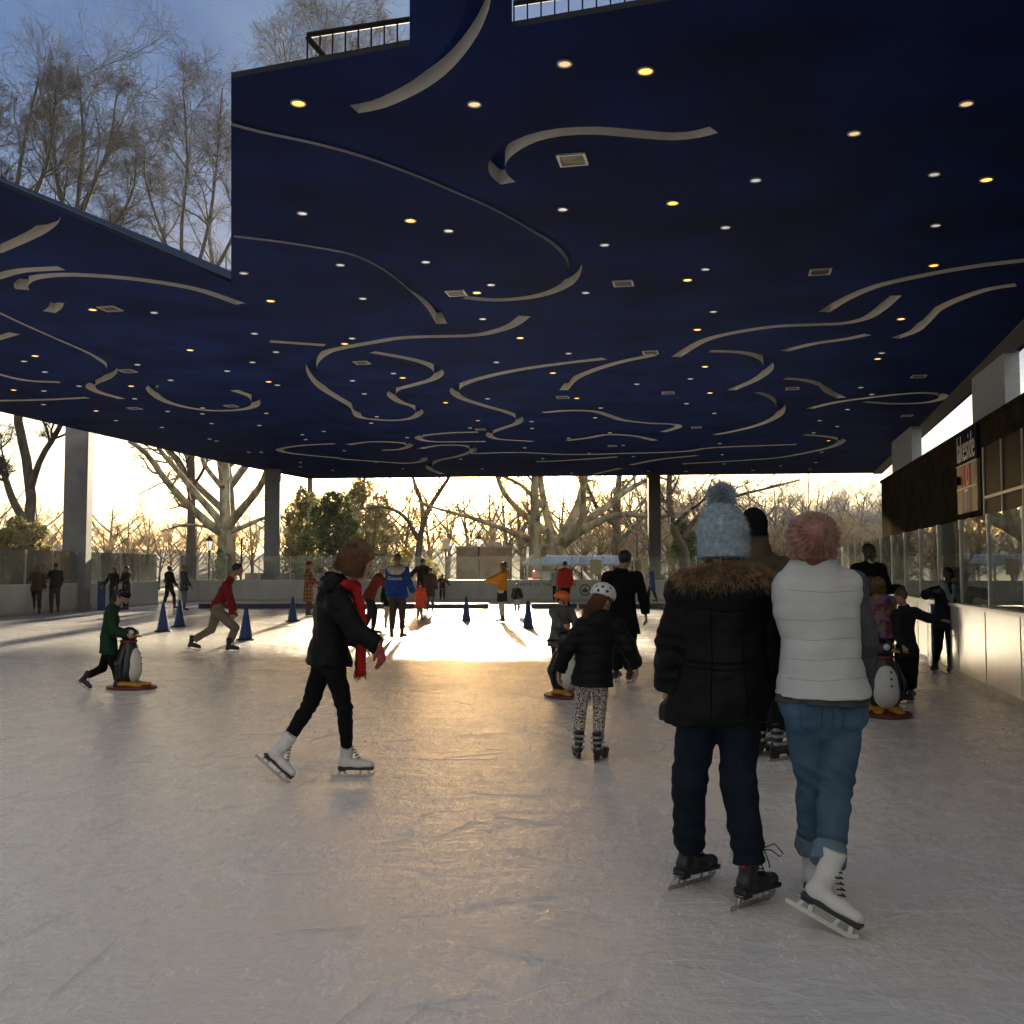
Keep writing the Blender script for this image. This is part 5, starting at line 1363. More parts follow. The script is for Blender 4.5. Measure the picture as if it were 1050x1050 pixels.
# fur ruff along the hood edge
rr = np.random.RandomState(4); n_ = 15000; u_ = rr.rand(n_); a_ = rr.rand(n_) * math.tau
cxx = (u_ - .5) * 2; th = cxx * 1.25
ctr = J['N'] - up * .012 + np.outer(np.sin(th), ax) * .205 - np.outer(np.cos(th), fw) * .13 + np.outer(np.abs(cxx) ** 2, up) * -.022
rad = (.026 + .012 * np.cos(cxx * 2.2))[:, None]; nn = np.outer(np.cos(a_), up) - (np.sin(a_)[:, None] * (np.outer(np.cos(th), fw) - np.outer(np.sin(th), ax)))
fur_c = mat('fur_brown', (.27, .17, .09), .7, var=.75, vs=22)
o = link('fur_trim', fuzz_mesh('fur_trim', ctr + nn * rad - np.array(b), nn - up * .25, .042, .0013, 3, .55, .25), fur_c, jk)
g = Field(.009, .03)
for i in range(14):
    q0, q1 = [(lambda x: J['N'] - up * .012 + ax * math.sin(x * 1.25) * .205 - fw * math.cos(x * 1.25) * .13 - up * .022 * x * x)((k - 7) / 7.) for k in (i, i + 1)]
    g.cone(q0, q1, .034, .034)
sdf_obj('hood_edge', g, mat('fur_under', (.06, .035, .02), .9), jk, b)
trousers(r1, b, J, s, .007, CJD, .016, .93, (.088, .066, .061, .058), addf(wrinkle(.004, 42, 9), folds(*[q for c_ in 'LR' for q in ((J['K' + c_], .13, up + ax * .6, .0055, 75), (J['K' + c_] * .3 + J['A' + c_] * .7, .12, up - ax * .5, .0060, 70))])))
hair(r1, b, J, s * .93, .007, HBR, 'bob')
c, r_, hf, hu, A = hfr(J); P_ = lambda x, y, z: c + r_ * x + hf * y + hu * z
f = Field(.006, .03); f.ell(P_(0, -.01, .03), V3(.107, .118, .115), A); f.ell(P_(-.008, -.012, .085), V3(.092, .10, .09), A); f.cone(P_(0, -.012, -.095), P_(0, -.012, .02), .114, .117, cap=1, k=.02)
hat_m = mat('pale_blue_wool', (.27, .35, .42), .9, var=.35, vs=45, bump=.8, bs=120, sheen=.3)
rib = lambda X, Yy, Z: F32(.0022) * np.sin(Z * F32(150)) * np.sin(np.arctan2(X - F32(c[0]), Yy - F32(c[1])) * 34)
ht = wear(r1, b, 'pompom_hat', f, hat_m, rib)
V, Q = f.mesh(); cN, nN = normals_of(V, Q); sel = rr.rand(len(cN)) < .42
link('fuzz', fuzz_mesh('fuzz', cN[sel] - np.array(b), nN[sel], .016, .0009, 5, .8, .2), hat_m, ht)
pc = P_(-.004, -.02, .193); d = rr.normal(size=(5200, 3)); d /= np.linalg.norm(d, axis=1)[:, None]
pom = link('pompom', fuzz_mesh('pompom', pc + d * .035 - np.array(b), d, .036, .0022, 6, .22), mat('pompom_yarn', (.36, .44, .50), .9, var=.45, vs=60), ht)
g = Field(.008, .01); g.ell(pc, V3(.048, .048, .046)); sdf_obj('pompom_core', g, hat_m, ht, b)
put_skate(r1, 'black', ML, s); o = put_skate(r1, 'black', MR, s)
m = MB(); m.tube([(.03, .03, .26), (.07, .05, .285), (.11, .06, .25), (.10, .05, .235), (.06, .04, .255), (.03, .03, .25)], .003, 5); m.tube([(.03, .03, .25), (.045, .045, .2), (.05, .05, .17)], .003, 5); m.build('loose_lace', CB, o, True)
# --- white vest, pink knit hat
s = .98; Y = 4.55
MR, AR, uR = foot(876, 963, 126, 20, -10, s); ML, AL, uL = foot(833, 922, 20, 0, 0, s, lift=.0)
J = pts(Y, dict(H=(832, 557), N=(836, 586), SL=(812, 602), SR=(874, 602), EL=(816, 652, .2), ER=(885, 655, .06), WL=(828, 690, .3), WR=(884, 694, .20), hL=(824, 722), hR=(864, 722), KL=(833, 800, .10), KR=(858, 800, .02)))
J.update(AL=AL, AR=AR, hf=V3(-.05, 1, -.05))
r2, J, b = person('woman in a white quilted vest and pink knit hat, jeans rolled above white skates', J, s, .007, SK_L, (J['hL'] + J['hR']) / 2, face=False)
ax, fw, up = frame(J)
f = Field(.007, .04); torso(f, J, s, .030, 1.0, 1.02, .74); hp = np.array(at(843, 711, Y)); f.cone(J['W'], hp, .165, .212, fw, .90); f.plane(hp, V3(.02, 0, -1))
f.cone(J['N'] - up * .06, J['N'] + up * .10, .090, .086, cap=2, k=.03); f.cone(J['C'], J['SL'] * .93 + J['SR'] * .07, .12, .098, fw, .95); f.cone(J['C'], J['SR'] * .9 + J['SL'] * .1, .11, .08, fw, .9)
vs_ = wear(r2, b, 'vest', f, CWH, addf(quilt(.0042, .075, .0), wrinkle(.0065, 24, 11), wrinkle(.0025, 60, 19)))
o_ = lambda x, z: J['C'] + ax * x + up * z
sg_ = cloth('seam_grey', (.40, .41, .42))
seam(vs_, b, [[o_(-.22, .10), o_(0, .085), o_(.22, .095)]] + [[o_(-.25, z), o_(-.05, z - .006), o_(.06, z + .004), o_(.25, z)] for z in (-.03, -.115, -.20, -.285, -.37)], fw, sg_, 'seam', .0020, -.0002)
f = Field(.007, .03); arm(f, J, s, .016, .98, r=(.054, .047, .038)); f.cone(J['P'] + up * .08, at(843, 719, Y), .175, .200, fw, .88, cap=3)
wear(r2, b, 'sweater', f, cloth('grey_sweater', (.075, .08, .09)), wrinkle(.005, 36, 12))
f = Field(.007, .03); pelvis(f, J, s, .016, 1.12); legs(f, J, s, .010, .78, (.089, .066, .061, .052), kk=.010)
f.ell(J['hL'] - fw * .055 - up * .035, V3(.09, .07, .085) * s, np.stack([ax, fw, up]), .04); f.ell(J['hR'] - fw * .055 - up * .035, V3(.09, .07, .085) * s, np.stack([ax, fw, up]), .04)
jn = wear(r2, b, 'jeans', f, CJE, addf(wrinkle(.004, 44, 13), folds(*[q for c_ in 'LR' for q in ((J['K' + c_] - fw * .05, .12, up + ax * .5, .0055, 85), (J['h' + c_] * .8 + J['K' + c_] * .2 - fw * .08, .10, up - ax * .5, .0055, 80), (J['K' + c_] * .35 + J['A' + c_] * .65, .09, up + ax * .2, .006, 100))])))
mid = (J['hL'] + J['hR']) / 2; o_ = lambda x, z: mid + ax * x + up * z
ln = [[o_(0, .12), o_(.002, .0), o_(0, -.085)], [o_(-.18, .075), o_(0, .035), o_(.18, .075)]]
for sd in (-1, 1):
    ln.append([o_(sd * .045, .02), o_(sd * .14, .035), o_(sd * .135, -.075), o_(sd * .09, -.105), o_(sd * .045, -.08), o_(sd * .045, .02)])
seam(jn, b, ln, fw, mat('seam_thread', (.035, .075, .125), .8), 'seam', .0026)
for c_ in 'LR':
    f = Field(.006, .01); k_, a_ = J['K' + c_], J['A' + c_]; f.cone(k_ + (a_ - k_) * .66, k_ + (a_ - k_) * .84, .072, .076, cap=3)
    sdf_obj('cuff', f, CCUF, jn, b, wrinkle(.0025, 60, 14), .006)
hair(r2, b, J, s * .92, .007, HAU, 'bob'); strands(r2, b, J, s * .94, HAU, 90, .07, 9, 1.3, 1.0, .02, fan=.9)
c, r_, hf, hu, A = hfr(J); f = Field(.005, .03); P_ = lambda x, y, z: c + r_ * x + hf * y + hu * z
f.ell(P_(0, -.02, .035), V3(.114, .124, .104), A); f.cone(P_(0, -.012, -.072), P_(0, -.012, .0), .096, .106, cap=1, k=.02)
pk = mat('pink_knit', (.27, .125, .10), .85, var=.45, vs=24, bump=.9, bs=75, sheen=.3)
cc = P_(0, -.03, .0)
def rib2(X, Yy, Z):
    an = np.arctan2(X - F32(cc[0]), Z - F32(cc[2] + .05)); rd = np.sqrt((X - F32(cc[0])) ** 2 + (Z - F32(cc[2] + .05)) ** 2)
    return F32(.005) * np.sin(an * 26) * np.clip(rd * 18, 0, 1) * (F32(.7) + F32(.5) * np.sin(rd * 190)) + 0 * Yy
ht = wear(r2, b, 'knit_hat', f, pk, rib2)
V, Q = f.mesh(rib2, .01); cN, nN = normals_of(V, Q); sel = rr.rand(len(cN)) < .12
link('fuzz', fuzz_mesh('fuzz', cN[sel] - np.array(b), nN[sel], .012, .0009, 7, .8), mat('pink_fuzz', (.40, .22, .17), .9), ht)
put_skate(r2, 'white', ML, s); put_skate(r2, 'white', MR, s)
# =========================================================== man between them
s = 1.06; Y = 8.3
M1, A1, _ = foot(781, 775, 40, 0, 0, s); M2, A2, _ = foot(798, 780, 60, 0, 0, s)
J = pts(Y, dict(H=(772, 541), N=(777, 562), SL=(748, 580), SR=(806, 582), EL=(738, 622, .1), ER=(818, 618, .12), WL=(752, 646, .25), WR=(806, 650, .25), hL=(770, 660), hR=(790, 660), KL=(776, 712, .05), KR=(794, 712, .0)))
J.update(AL=A1, AR=A2, hf=V3(-.25, 1, 0))
r3, J, b = person('tall man in a brown jacket and black cap, half hidden behind the two women', J, s, .009, SK_M, (A1 + A2) / 2, face=False)
jacket(r3, b, J, s, .009, cloth('brown_wool', (.085, .062, .045), vs=9), .026, .10, .02, disp=wrinkle(.006, 26, 21), w=1.1)
trousers(r3, b, J, s, .009, CB, .02, .86, (.09, .07, .066, .06), wrinkle(.005, 36, 22)); beanie(r3, b, J, s * 1.08, .008, CB, .11, low=-.075)
f = Field(.009, .03); f.cone(J['N'] - J['hu'] * .06, J['N'] + J['hu'] * .12, .10, .088, cap=2); wear(r3, b, 'collar', f, MATS['brown_wool'], wrinkle(.003, 40, 2))
for M in (M1, M2): put_skate(r3, 'hockey', M, s)
for o in [c for c in r3.children if c.name.startswith('skate')]: pass
# =========================================================== woman with the red scarf, gliding right
s = .96; Y = 7.42
M1, A1, _ = foot(294, 803, 94, 40, 0, s); M2, A2, _ = foot(356, 797, 88, 0, 0, s)
J = pts(Y, dict(H=(368, 577), N=(350, 603), SL=(342, 616, .16), SR=(346, 618, -.17), EL=(352, 652, .26), ER=(368, 650, -.24), WL=(378, 658, .30), WR=(389, 662, -.28), hL=(333, 677, .09), hR=(341, 677, -.09), KL=(317, 724, .06), KR=(353, 726, -.09), W=(338, 652), C=(341, 626), P=(337, 673)))
J.update(AL=A1, AR=A2, hf=V3(1, .12, -.35), hu=V3(.3, 0, 1), DR=V3(.2, -.05, -1), DL=V3(.6, 0, -.8), nR=V3(-.8, .6, -.2))
J['AL'], J['AR'] = A1 + V3(0, .0, 0), A2
r4, J, b = person('woman in a black jacket and hanging red scarf gliding right on white skates', J, s, .007, SK_L, (A1 + A2) / 2, curl=(.4, .45))
ax, fw, up = frame(J)
jk = jacket(r4, b, J, s, .007, CBP, .030, .055, .02, .95, True, True, addf(quilt(.003, .12, .03), wrinkle(.008, 28, 31), wrinkle(.003, 64, 36)), 1.06, 1.0, hemr=.172)
trousers(r4, b, J, s, .007, CB, .006, .80, (.082, .054, .050, .040), addf(wrinkle(.003, 50, 32), folds(*[(J['K' + c_], .12, V3(.3, 0, 1), .005, 100) for c_ in 'LR'])))
hair(r4, b, J, s * 1.10, .007, HBR, 'bob', 5)
strands(r4, b, J, s * 1.08, HBR, 4200, .08, 3, .95, 1.12, .02, .0013)
f = Field(.008, .05); _u = J['N']; f.ell(_u - fw * .06 + up * .005, V3(.125, .10, .09), np.stack([ax, fw, up])); f.ell(_u - fw * .02 + up * .02, V3(.115, .11, .07), np.stack([ax, fw, up])); wear(r4, b, 'hood', f, CBP, wrinkle(.008, 34, 35))
c, r_, hf, hu, A = hfr(J); P_ = lambda x, y, z: c + (r_ * x + hf * y + hu * z) * s
f = Field(.007, .02)
for i in range(12):
    a0, a1 = i * math.tau / 12, (i + 1) * math.tau / 12; q = lambda a: J['N'] + up * .03 + ax * math.cos(a) * .085 + fw * (math.sin(a) * .085 + .015)
    f.cone(q(a0), q(a1), .034, .034)
e0 = J['N'] + fw * .11 - ax * -.05 + up * -.02
for sd in (-.05, .09):
    q = [J['N'] + fw * .10 + ax * sd, at(369, 625, Y) + Vector(ax * sd), at(370, 660, Y) + Vector(ax * sd), at(369, 690, Y) + Vector(ax * sd)]
    for a_, b_ in zip(q, q[1:]): f.cone(np.array(a_), np.array(b_), .032, .034, ax, .6, cap=2)
sc_ = wear(r4, b, 'scarf', f, CRB, wrinkle(.004, 60, 33))
P0 = np.array(at(369, 689, Y)) + rr.normal(size=(160, 3)) * V3(.022, .05, .002) - np.array(b); link('fringe', fuzz_mesh('fringe', P0, np.tile(V3(0, 0, -1), (160, 1)), .05, .002, 8, .12), CRB, sc_)
f = Field(.006, .012); hand_prims(f, J['WR'], J['DR'], J['nR'], -1, s * 1.1, .45); wear(r4, b, 'glove', f, cloth('rose_glove', (.30, .07, .08)))
put_skate(r4, 'white', M1, s); put_skate(r4, 'white', M2, s)
# =========================================================== girl with spotted leggings and white helmet
s = .775; Y = 8.3
M1, A1, _ = foot(592, 779, -8, 0, 4, s); M2, A2, _ = foot(614, 781, 32, 0, -3, s)
J = pts(Y, dict(H=(619, 614, .02), N=(613, 632), SL=(598, 642), SR=(631, 642), EL=(580, 668, -.03), ER=(645, 664, -.02), WL=(573, 688, .03), WR=(653, 683, .03), hL=(600, 694), hR=(615, 694), KL=(595, 724, .03), KR=(615, 726, .03)))
J.update(AL=A1, AR=A2, hf=V3(.72, .75, -.15), DL=V3(-.02, .1, -1), DR=V3(-.05, .1, -1), nL=V3(.9, -.3, 0), nR=V3(-.9, -.3, 0))
r5, J, b = person('girl in a white vented helmet, dark puffer jacket and spotted leggings, arms held out', J, s, .007, SK_L, (A1 + A2) / 2, curl=(.4, .4))
jacket(r5, b, J, s, .007, cloth('dark_puffer', (.009, .0085, .011), rough=.5, sheen=0), .030, .09, .012, .98, True, True, addf(quilt(.008, .075, .01), wrinkle(.004, 36, 41)), 1.05, 1.05, hemr=.165)
trousers(r5, b, J, s, .006, M_leo, .008, .84, (.088, .06, .055, .045), wrinkle(.002, 50, 42), 'leggings'); hair(r5, b, J, s * .9, .007, HAU, 'short'); strands(r5, b, J, s, HAU, 1100, .22, 4, 1.5, .90, .03, .0015, fan=.5, gather=(-.055, .5), back=.085); helmet(r5, b, J, s * 1.2, .0055, mat('white_shell', (.62, .63, .66), .25, var=.04))
for M in (M1, M2): put_skate(r5, 'hockey', M, s * 1.05)
# =========================================================== man in the dark overcoat
s = 1.0; Y = 13.75
M1, A1, _ = foot(632, 699, 20, 0, 0, s); M2, A2, _ = foot(646, 700, 30, 0, 0, s)
J = pts(Y, dict(H=(641, 574, .03), N=(637, 586), SL=(623, 593), SR=(653, 592), EL=(617, 613, .03), ER=(660, 613, .03), WL=(615, 631, .1), WR=(662, 630, .05), hL=(632, 637), hR=(645, 637), KL=(632, 667, .03), KR=(645, 668, .02)))
J.update(AL=A1, AR=A2, hf=V3(.45, .9, 0))
r6, J, b = person('man in a dark overcoat skating away, bare hand hanging at his side', J, s, .009, SK_M, (A1 + A2) / 2, face=False)
jacket(r6, b, J, s, .010, CB, .026, .17, .02, .97, disp=wrinkle(.005, 24, 51), w=1.1, hemr=.168); trousers(r6, b, J, s, .010, cloth('black_trouser', (.014, .014, .016)), .022, .88, (.092, .074, .07, .066), wrinkle(.005, 30, 52)); hair(r6, b, J, s, .009, HBK)
for M in (M1, M2): put_skate(r6, 'black', M, s)
# =========================================================== penguin skating aids
M_pblk = mat('penguin_black', (.012, .012, .014), .3, var=.2); M_pwht = mat('penguin_white', (.60, .60, .58), .35, var=.08); M_pyel = mat('penguin_yellow', (.46, .22, .015), .4, var=.1); M_pred = mat('penguin_red', (.13, .013, .012), .45, var=.15)
def penguin(label, p, rz):
    t = thing('penguin_skating_aid', label, 'skating aid', p, rz, 'penguin skating aids'); O = (0, 0, 0); X, Yy, Z = np.eye(3)
    # local: belly faces -y
    f = Field(.009, .05); f.ell((0, .0, .30), (.150, .135, .27)); f.ell((0, .01, .20), (.155, .135, .17)); f.ell((0, .0, .52), (.085, .08, .10)); f.cut((0, 0, .055), (0, 0, -1)); bd = wear(t, Vector(O), 'body', f, M_pblk)
    f = Field(.008, .04); f.ell((0, -.028, .29), (.128, .128, .235)); f.ell((0, -.03, .20), (.13, .122, .14)); f.cut((0, -.045, 0), (0, 1, 0)); f.cut((0, 0, .06), (0, 0, -1)); bl_ = wear(t, Vector(O), 'belly', f, M_pwht)
    for z, y in ((.42, -.128), (.355, -.146), (.29, -.155)):
        f = Field(.004, .002); f.ell((.035, y, z), (.012, .009, .012)); wear(t, Vector(O), 'button', f, M_pblk)
    f = Field(.008, .02); f.ell((0, -.005, .635), (.095, .10, .09)); hd = wear(t, Vector(O), 'head', f, M_pblk)
    for sx_ in (-1, 1):
        f = Field(.006, .01); f.ell((sx_ * .055, -.066, .655), (.036, .030, .034)); e_ = wear(t, Vector(O), 'eye_patch', f, M_pwht)
    f = Field(.006, .02); f.cone((0, -.08, .625), (0, -.165, .61), .036, .012, Z, .6); wear(t, Vector(O), 'beak', f, M_pyel)
    f = Field(.007, .01)
    for i in range(16):
        a0, a1 = i * math.tau / 16, (i + 1) * math.tau / 16; f.cone((math.cos(a0) * .085, math.sin(a0) * .08, .555), (math.cos(a1) * .085, math.sin(a1) * .08, .555), .017, .017)
    wear(t, Vector(O), 'collar', f, M_pred)
    for sx_ in (-1, 1):
        f = Field(.008, .03); f.cone((sx_ * .12, .0, .47), (sx_ * .185, .015, .30), .04, .045, X, .5); f.cone((sx_ * .185, .015, .30), (sx_ * .165, .0, .15), .045, .02, X, .5); wear(t, Vector(O), 'wing', f, M_pblk)
        f = Field(.006, .01); f.cone((sx_ * .08, .05, .62), (sx_ * .165, .09, .62), .016, .016); wear(t, Vector(O), 'handle', f, M_pblk)
    f = Field(.008, .03)
    for sx_ in (-1, 1): f.cone((sx_ * .07, -.05, .06), (sx_ * .10, -.20, .045), .055, .045, Z, .6)
    f.cone((-.1, 0, .06), (.1, 0, .06), .07, .07, Z, .55); f.cut((0, 0, .035), (0, 0, -1)); wear(t, Vector(O), 'foot', f, M_pyel)
    m = MB().prism([(math.cos(a) * .235 + 0, math.sin(a) * .30 - .05) for a in np.linspace(0, math.tau, 33)[:-1]], .006, .034); m.build('base_board', M_pred, t, bevel=.006)
    m = MB()
    for sx_ in (-1, 1): m.box((sx_ * .12, -.05, .005), (.02, .5, .01))
    m.build('runner', M_blade, t); return t
pg1 = penguin('penguin skating aid facing the boy and girl beside the cream wall', G(907, 733), math.radians(-6))
for c_ in pg1.children:
    if c_.name.startswith(('head', 'eye_patch', 'beak')):
        c_.rotation_euler.z = math.radians(48)
pg2 = dup(pg1, G(131, 706), math.radians(78), 'penguin skating aid tipped forward under the hands of the boy in green')
for c_ in pg2.children:
    if c_.name.startswith(('head', 'eye_patch', 'beak')):
        c_.rotation_euler = (0, 0, 0)
pg3 = dup(pg1, G(579, 714.5), math.radians(35), 'penguin skating aid in front of the child in the orange helmet')
for p_ in (pg1, pg2, pg3): p_.scale = (1.08, 1.08, 1.08)
# =========================================================== children near the penguins
s = .665; Y = 12.75
J, s, F_ = std(G(574, 709), 150, 1.22, 0, 8, (45, 5, 40), (45, 5, 40), head=-48)
off = at(574, 700, 12.7); 
r7, J, b = person('small child in an orange helmet and grey coat holding a penguin aid', J, s, .009, SK_L, G(574, 709))
jacket(r7, b, J, s, .009, CGY, .026, .16, .02, .96, disp=wrinkle(.004, 36, 61), w=1.08, hemr=.165); trousers(r7, b, J, s, .009, CDG, .014, .86, disp=wrinkle(.003, 40, 62)); hair(r7, b, J, s, .009, HBR); helmet(r7, b, J, s * 1.18, .007, mat('orange_shell', (.72, .13, .015), .3, var=.05), False)
for c_ in 'LR': put_skate(r7, 'black', F_[c_], s)
# boy in green with the black helmet
s = .69; Y = 13.15
M1, A1, _ = foot(91, 708, 96, 34, 0, s); M2, A2, _ = foot(120, 707, 92, 0, 0, s)
J = pts(Y, dict(H=(127, 612), N=(118, 622), SL=(112, 630, .12), SR=(113, 631, -.13), EL=(117, 646, .16), ER=(117, 648, -.17), WL=(131, 648, .12), WR=(130, 651, -.13), hL=(112, 665, .06), hR=(112, 665, -.06), KL=(105, 685, .06), KR=(119, 687, -.05), C=(114, 637), W=(111, 652)))
J.update(AL=A1, AR=A2, hf=V3(1, .0, -.15), DL=V3(1, 0, -.2), DR=V3(1, 0, -.2))
r8, J, b = person('boy in a dark green jacket and black helmet pushing a penguin aid', J, s, .009, SK_M, (A1 + A2) / 2)
jacket(r8, b, J, s, .009, CGN, .026, .10, .01, .96, disp=wrinkle(.005, 36, 71), w=1.08, hood=True); trousers(r8, b, J, s, .009, CB, .012, .86, disp=wrinkle(.004, 40, 72)); hair(r8, b, J, s, .009, HBK); helmet(r8, b, J, s * 1.05, .007, mat('black_shell', (.012, .012, .013), .2, var=.05), True, M_bootg)
for M in (M1, M2): put_skate(r8, 'black', M, s)
# girl with floral jacket, boy with the outstretched arm
s = .73; Y = 11.5
J, s, F_ = std(G(906, 720), -12, 1.40, 0, 6, (20, 8, 30), (8, 6, 12), head=20)
r9, J, b = person('blond girl in a colourful floral jacket behind a penguin aid', J, s, .009, SK_L, G(906, 720), face=False)
jacket(r9, b, J, s, .009, M_floral, .024, .05, .01, .96, disp=wrinkle(.004, 40, 81), hood=True); trousers(r9, b, J, s, .009, CDG, .012, .86, disp=wrinkle(.004, 40, 82)); hair(r9, b, J, s, .008, HBL, 'bob'); strands(r9, b, J, s * 1.04, HBL, 900, .07, 6, 1.0, 1.03)
for c_ in 'LR': put_skate(r9, 'white', F_[c_], s)
s = .72; Y = 11.9
M1, A1, _ = foot(924, 722, 75, 0, 0, s); M2, A2, _ = foot(934, 718, 35, 0, 0, s)
J = pts(Y, dict(H=(923, 612, -.05), N=(927, 623), SL=(919, 630, -.1), SR=(938, 628, .1), EL=(919, 648, -.16), ER=(952, 634, .06), WL=(926, 662, -.2), WR=(965, 636, .03), hL=(925, 668), hR=(935, 667), KL=(924, 692, -.03), KR=(934, 692)))
J.update(AL=A1, AR=A2, hf=V3(-.75, .3, -.1), DR=V3(1, 0, -.1), nR=V3(0, -.5, -1), DL=V3(.3, 0, -1))
r10, J, b = person('boy in a dark jacket reaching one arm out toward the cream wall', J, s, .009, SK_L, (A1 + A2) / 2, curl=(.4, .2), face=False)
jacket(r10, b, J, s, .009, CDG, .024, .10, .01, .95, disp=wrinkle(.004, 36, 91), w=1.0); trousers(r10, b, J, s, .009, CB, .022, .88, (.09, .07, .068, .06), wrinkle(.005, 34, 92)); hair(r10, b, J, s, .008, HBR)
for M in (M1, M2): put_skate(r10, 'black', M, s * 1.1)
# =========================================================== men by the cream wall
J, s, F_ = std(G(893, 697), 168, 1.86, 0, 0, (18, 8, 75), (30, 10, 80), head=-8)
r11, J, b = person('man in a black coat facing the camera behind the children at the wall', J, s, .010, SK_D, G(893, 697))
ax, fw, up = frame(J)
jacket(r11, b, J, s, .010, CB, .028, .16, .02, .96, disp=wrinkle(.005, 26, 101), w=1.1, hemr=.165); trousers(r11, b, J, s, .010, CB, .02, .88, disp=wrinkle(.005, 34, 102)); hair(r11, b, J, s, .009, HBK)
f = Field(.008, .01); f.cone(J['N'] + fw * .09 - up * .05 * s, J['N'] + fw * .06 + up * .05, .045, .05, fw, .5); wear(r11, b, 'collar', f, CCR)
for c_ in 'LR': put_skate(r11, 'black', F_[c_], s)
M1, A1, _ = foot(959, 690, 215, 0, 0, .93); M2, A2, _ = foot(975, 692, 172, 0, 0, .93); s = .93; Y = 14.9
J = pts(Y, dict(H=(972, 590), N=(971, 600, .03), SL=(983, 608), SR=(957, 607), EL=(982, 624, .06), ER=(949, 610, -.1), WL=(969, 634, -.05), WR=(957, 606, -.25), hL=(974, 636), hR=(963, 636), KL=(975, 664), KR=(962, 664)))
J.update(AL=A2, AR=A1, hf=V3(-.2, -1, -.2), DR=V3(.8, -.4, .2))
r12, J, b = person('young man in black leaning by the cream wall in a pale scarf', J, s, .010, SK_D, (A1 + A2) / 2, curl=(.5, .8))
ax, fw, up = frame(J)
jacket(r12, b, J, s, .010, CDG, .022, .14, .01, .96, disp=wrinkle(.004, 28, 111)); trousers(r12, b, J, s, .010, CB, .004, .86, disp=wrinkle(.003, 40, 112)); hair(r12, b, J, s, .009, HBK)
f = Field(.008, .02); n0 = J['N']
f.cone(n0 - ax * .08 + up * .01, n0 + ax * .08 + up * .01, .055, .055); f.cone(n0 + fw * .08 + ax * .07 - up * .02, n0 + fw * .13 - ax * .03 - up * .27, .06, .02, fw, .5); f.cone(n0 + fw * .08 - ax * .08 - up * .02, n0 + fw * .13 - ax * .04 - up * .25, .05, .02, fw, .5)
wear(r12, b, 'scarf', f, CLG, wrinkle(.004, 40, 113))
put_skate(r12, 'black', M1, s); put_skate(r12, 'black', M2, s)
# =========================================================== bent skater in the red sweater
s = .95; Y = 19.2
M1, A1, _ = foot(205, 667, 95, 8, 0, s); M2, A2, _ = foot(235, 669, 92, 0, 0, s)
J = pts(Y, dict(H=(244, 584), N=(237, 593), SL=(233, 599, .17), SR=(232, 600, -.17), EL=(237, 615, .2), ER=(236, 616, -.22), WL=(241, 627, .12), WR=(238, 630, -.15), hL=(223, 626, .09), hR=(223, 626, -.09), KL=(217, 645, .08), KR=(241, 644, -.06), P=(222, 623), C=(230, 607), W=(226, 615)))
J.update(AL=A1, AR=A2, hf=V3(1, .0, -.02))
r13, J, b = person('man bent forward in a dark red sweater and khaki trousers skating right', J, s, .011, SK_M, (A1 + A2) / 2)
jacket(r13, b, J, s, .011, CRD, .016, .03, .0, .97, disp=wrinkle(.004, 28, 121)); trousers(r13, b, J, s, .011, CTN, .018, .84, (.092, .068, .06, .055), wrinkle(.005, 30, 122)); hair(r13, b, J, s, .010, HBK)
for M in (M1, M2): put_skate(r13, 'black', M, s)
# =========================================================== the far skaters
def far(label, px, py, Ht, yaw, top, leg, hr=None, hat=None, kind='black', hem=.08, skin_m=SK_M, hood=False, vox=.015, style='short', hemr=.16, w=1.05, **kw):
    g = G(px, py); J, s, F_ = std(g, yaw, Ht, **kw); face = 90 < (yaw % 360) < 270
    r_, J, b = person(label, J, s, vox, skin_m, g, face=face, mouth=False)
    jacket(r_, b, J, s, vox, top, .026, hem, .015, .96, True, hood, wrinkle(.005, 24, int(px)), w, hemr=hemr); trousers(r_, b, J, s, vox, leg, .016, .86, disp=wrinkle(.004, 30, int(px) + 1))
    if hr is not None: hair(r_, b, J, s, vox * .8, hr, style)
    if hat is not None: beanie(r_, b, J, s, vox * .8, hat)
    for c_ in 'LR': put_skate(r_, kind, F_[c_], s)
    return r_, J, b, s
far('skater in an olive jacket with reddish hair leaning on the side wall', 37, 630.5, 1.68, -25, COL_, CDG, HAU, stride=.55, armL=(35, 20, 30), armR=(10, 12, 15), style='bob')
far('slim skater in dark grey standing upright at the side wall', 56, 629, 1.76, -40, CDG, cloth('slate_trouser', (.05, .055, .065)), HBK, stride=.12, armL=(40, 10, 20), armR=(5, 8, 40))
far('skater in black leaning back on the side wall by the blue gate post', 116, 627, 1.62, 200, CB, CB, HBK, hood=True, armL=(10, 12, 30), armR=(10, 30, 30), style='long')
far('skater in a black hooded coat huddled beside the blue gate post', 129, 626.5, 1.66, 215, CDG, CB, HBK, hood=True, armL=(20, 10, 60), armR=(20, 10, 60), hem=.2)
far('striding skater with a grey backpack-like black jacket near the pair of cones', 173, 625.5, 1.70, 35, CB, CB, HBK, hood=True, stride=-.5, armL=(0, 10, 30), armR=(10, 8, 30))[0]['label'] = 'striding skater in a puffy black jacket near the pair of cones'
far('skater in a grey parka with a tan hood beside the cones', 188, 627, 1.68, 60, cloth('grey_parka', (.06, .06, .065)), cloth('washed_jeans', (.16, .18, .22)), HBR, cloth('tan_fur', (.30, .18, .08)), hood=True, armL=(10, 8, 20), armR=(15, 8, 20), hem=.18)
far('woman in a long brown plaid coat and maroon beanie by the curb', 316, 632.5, 1.78, 95, M_plaid, CMA, HBR, cloth('maroon_knit', (.17, .02, .05)), armL=(25, 8, 25), armR=(20, 12, 20), hem=.5, hemr=.19)
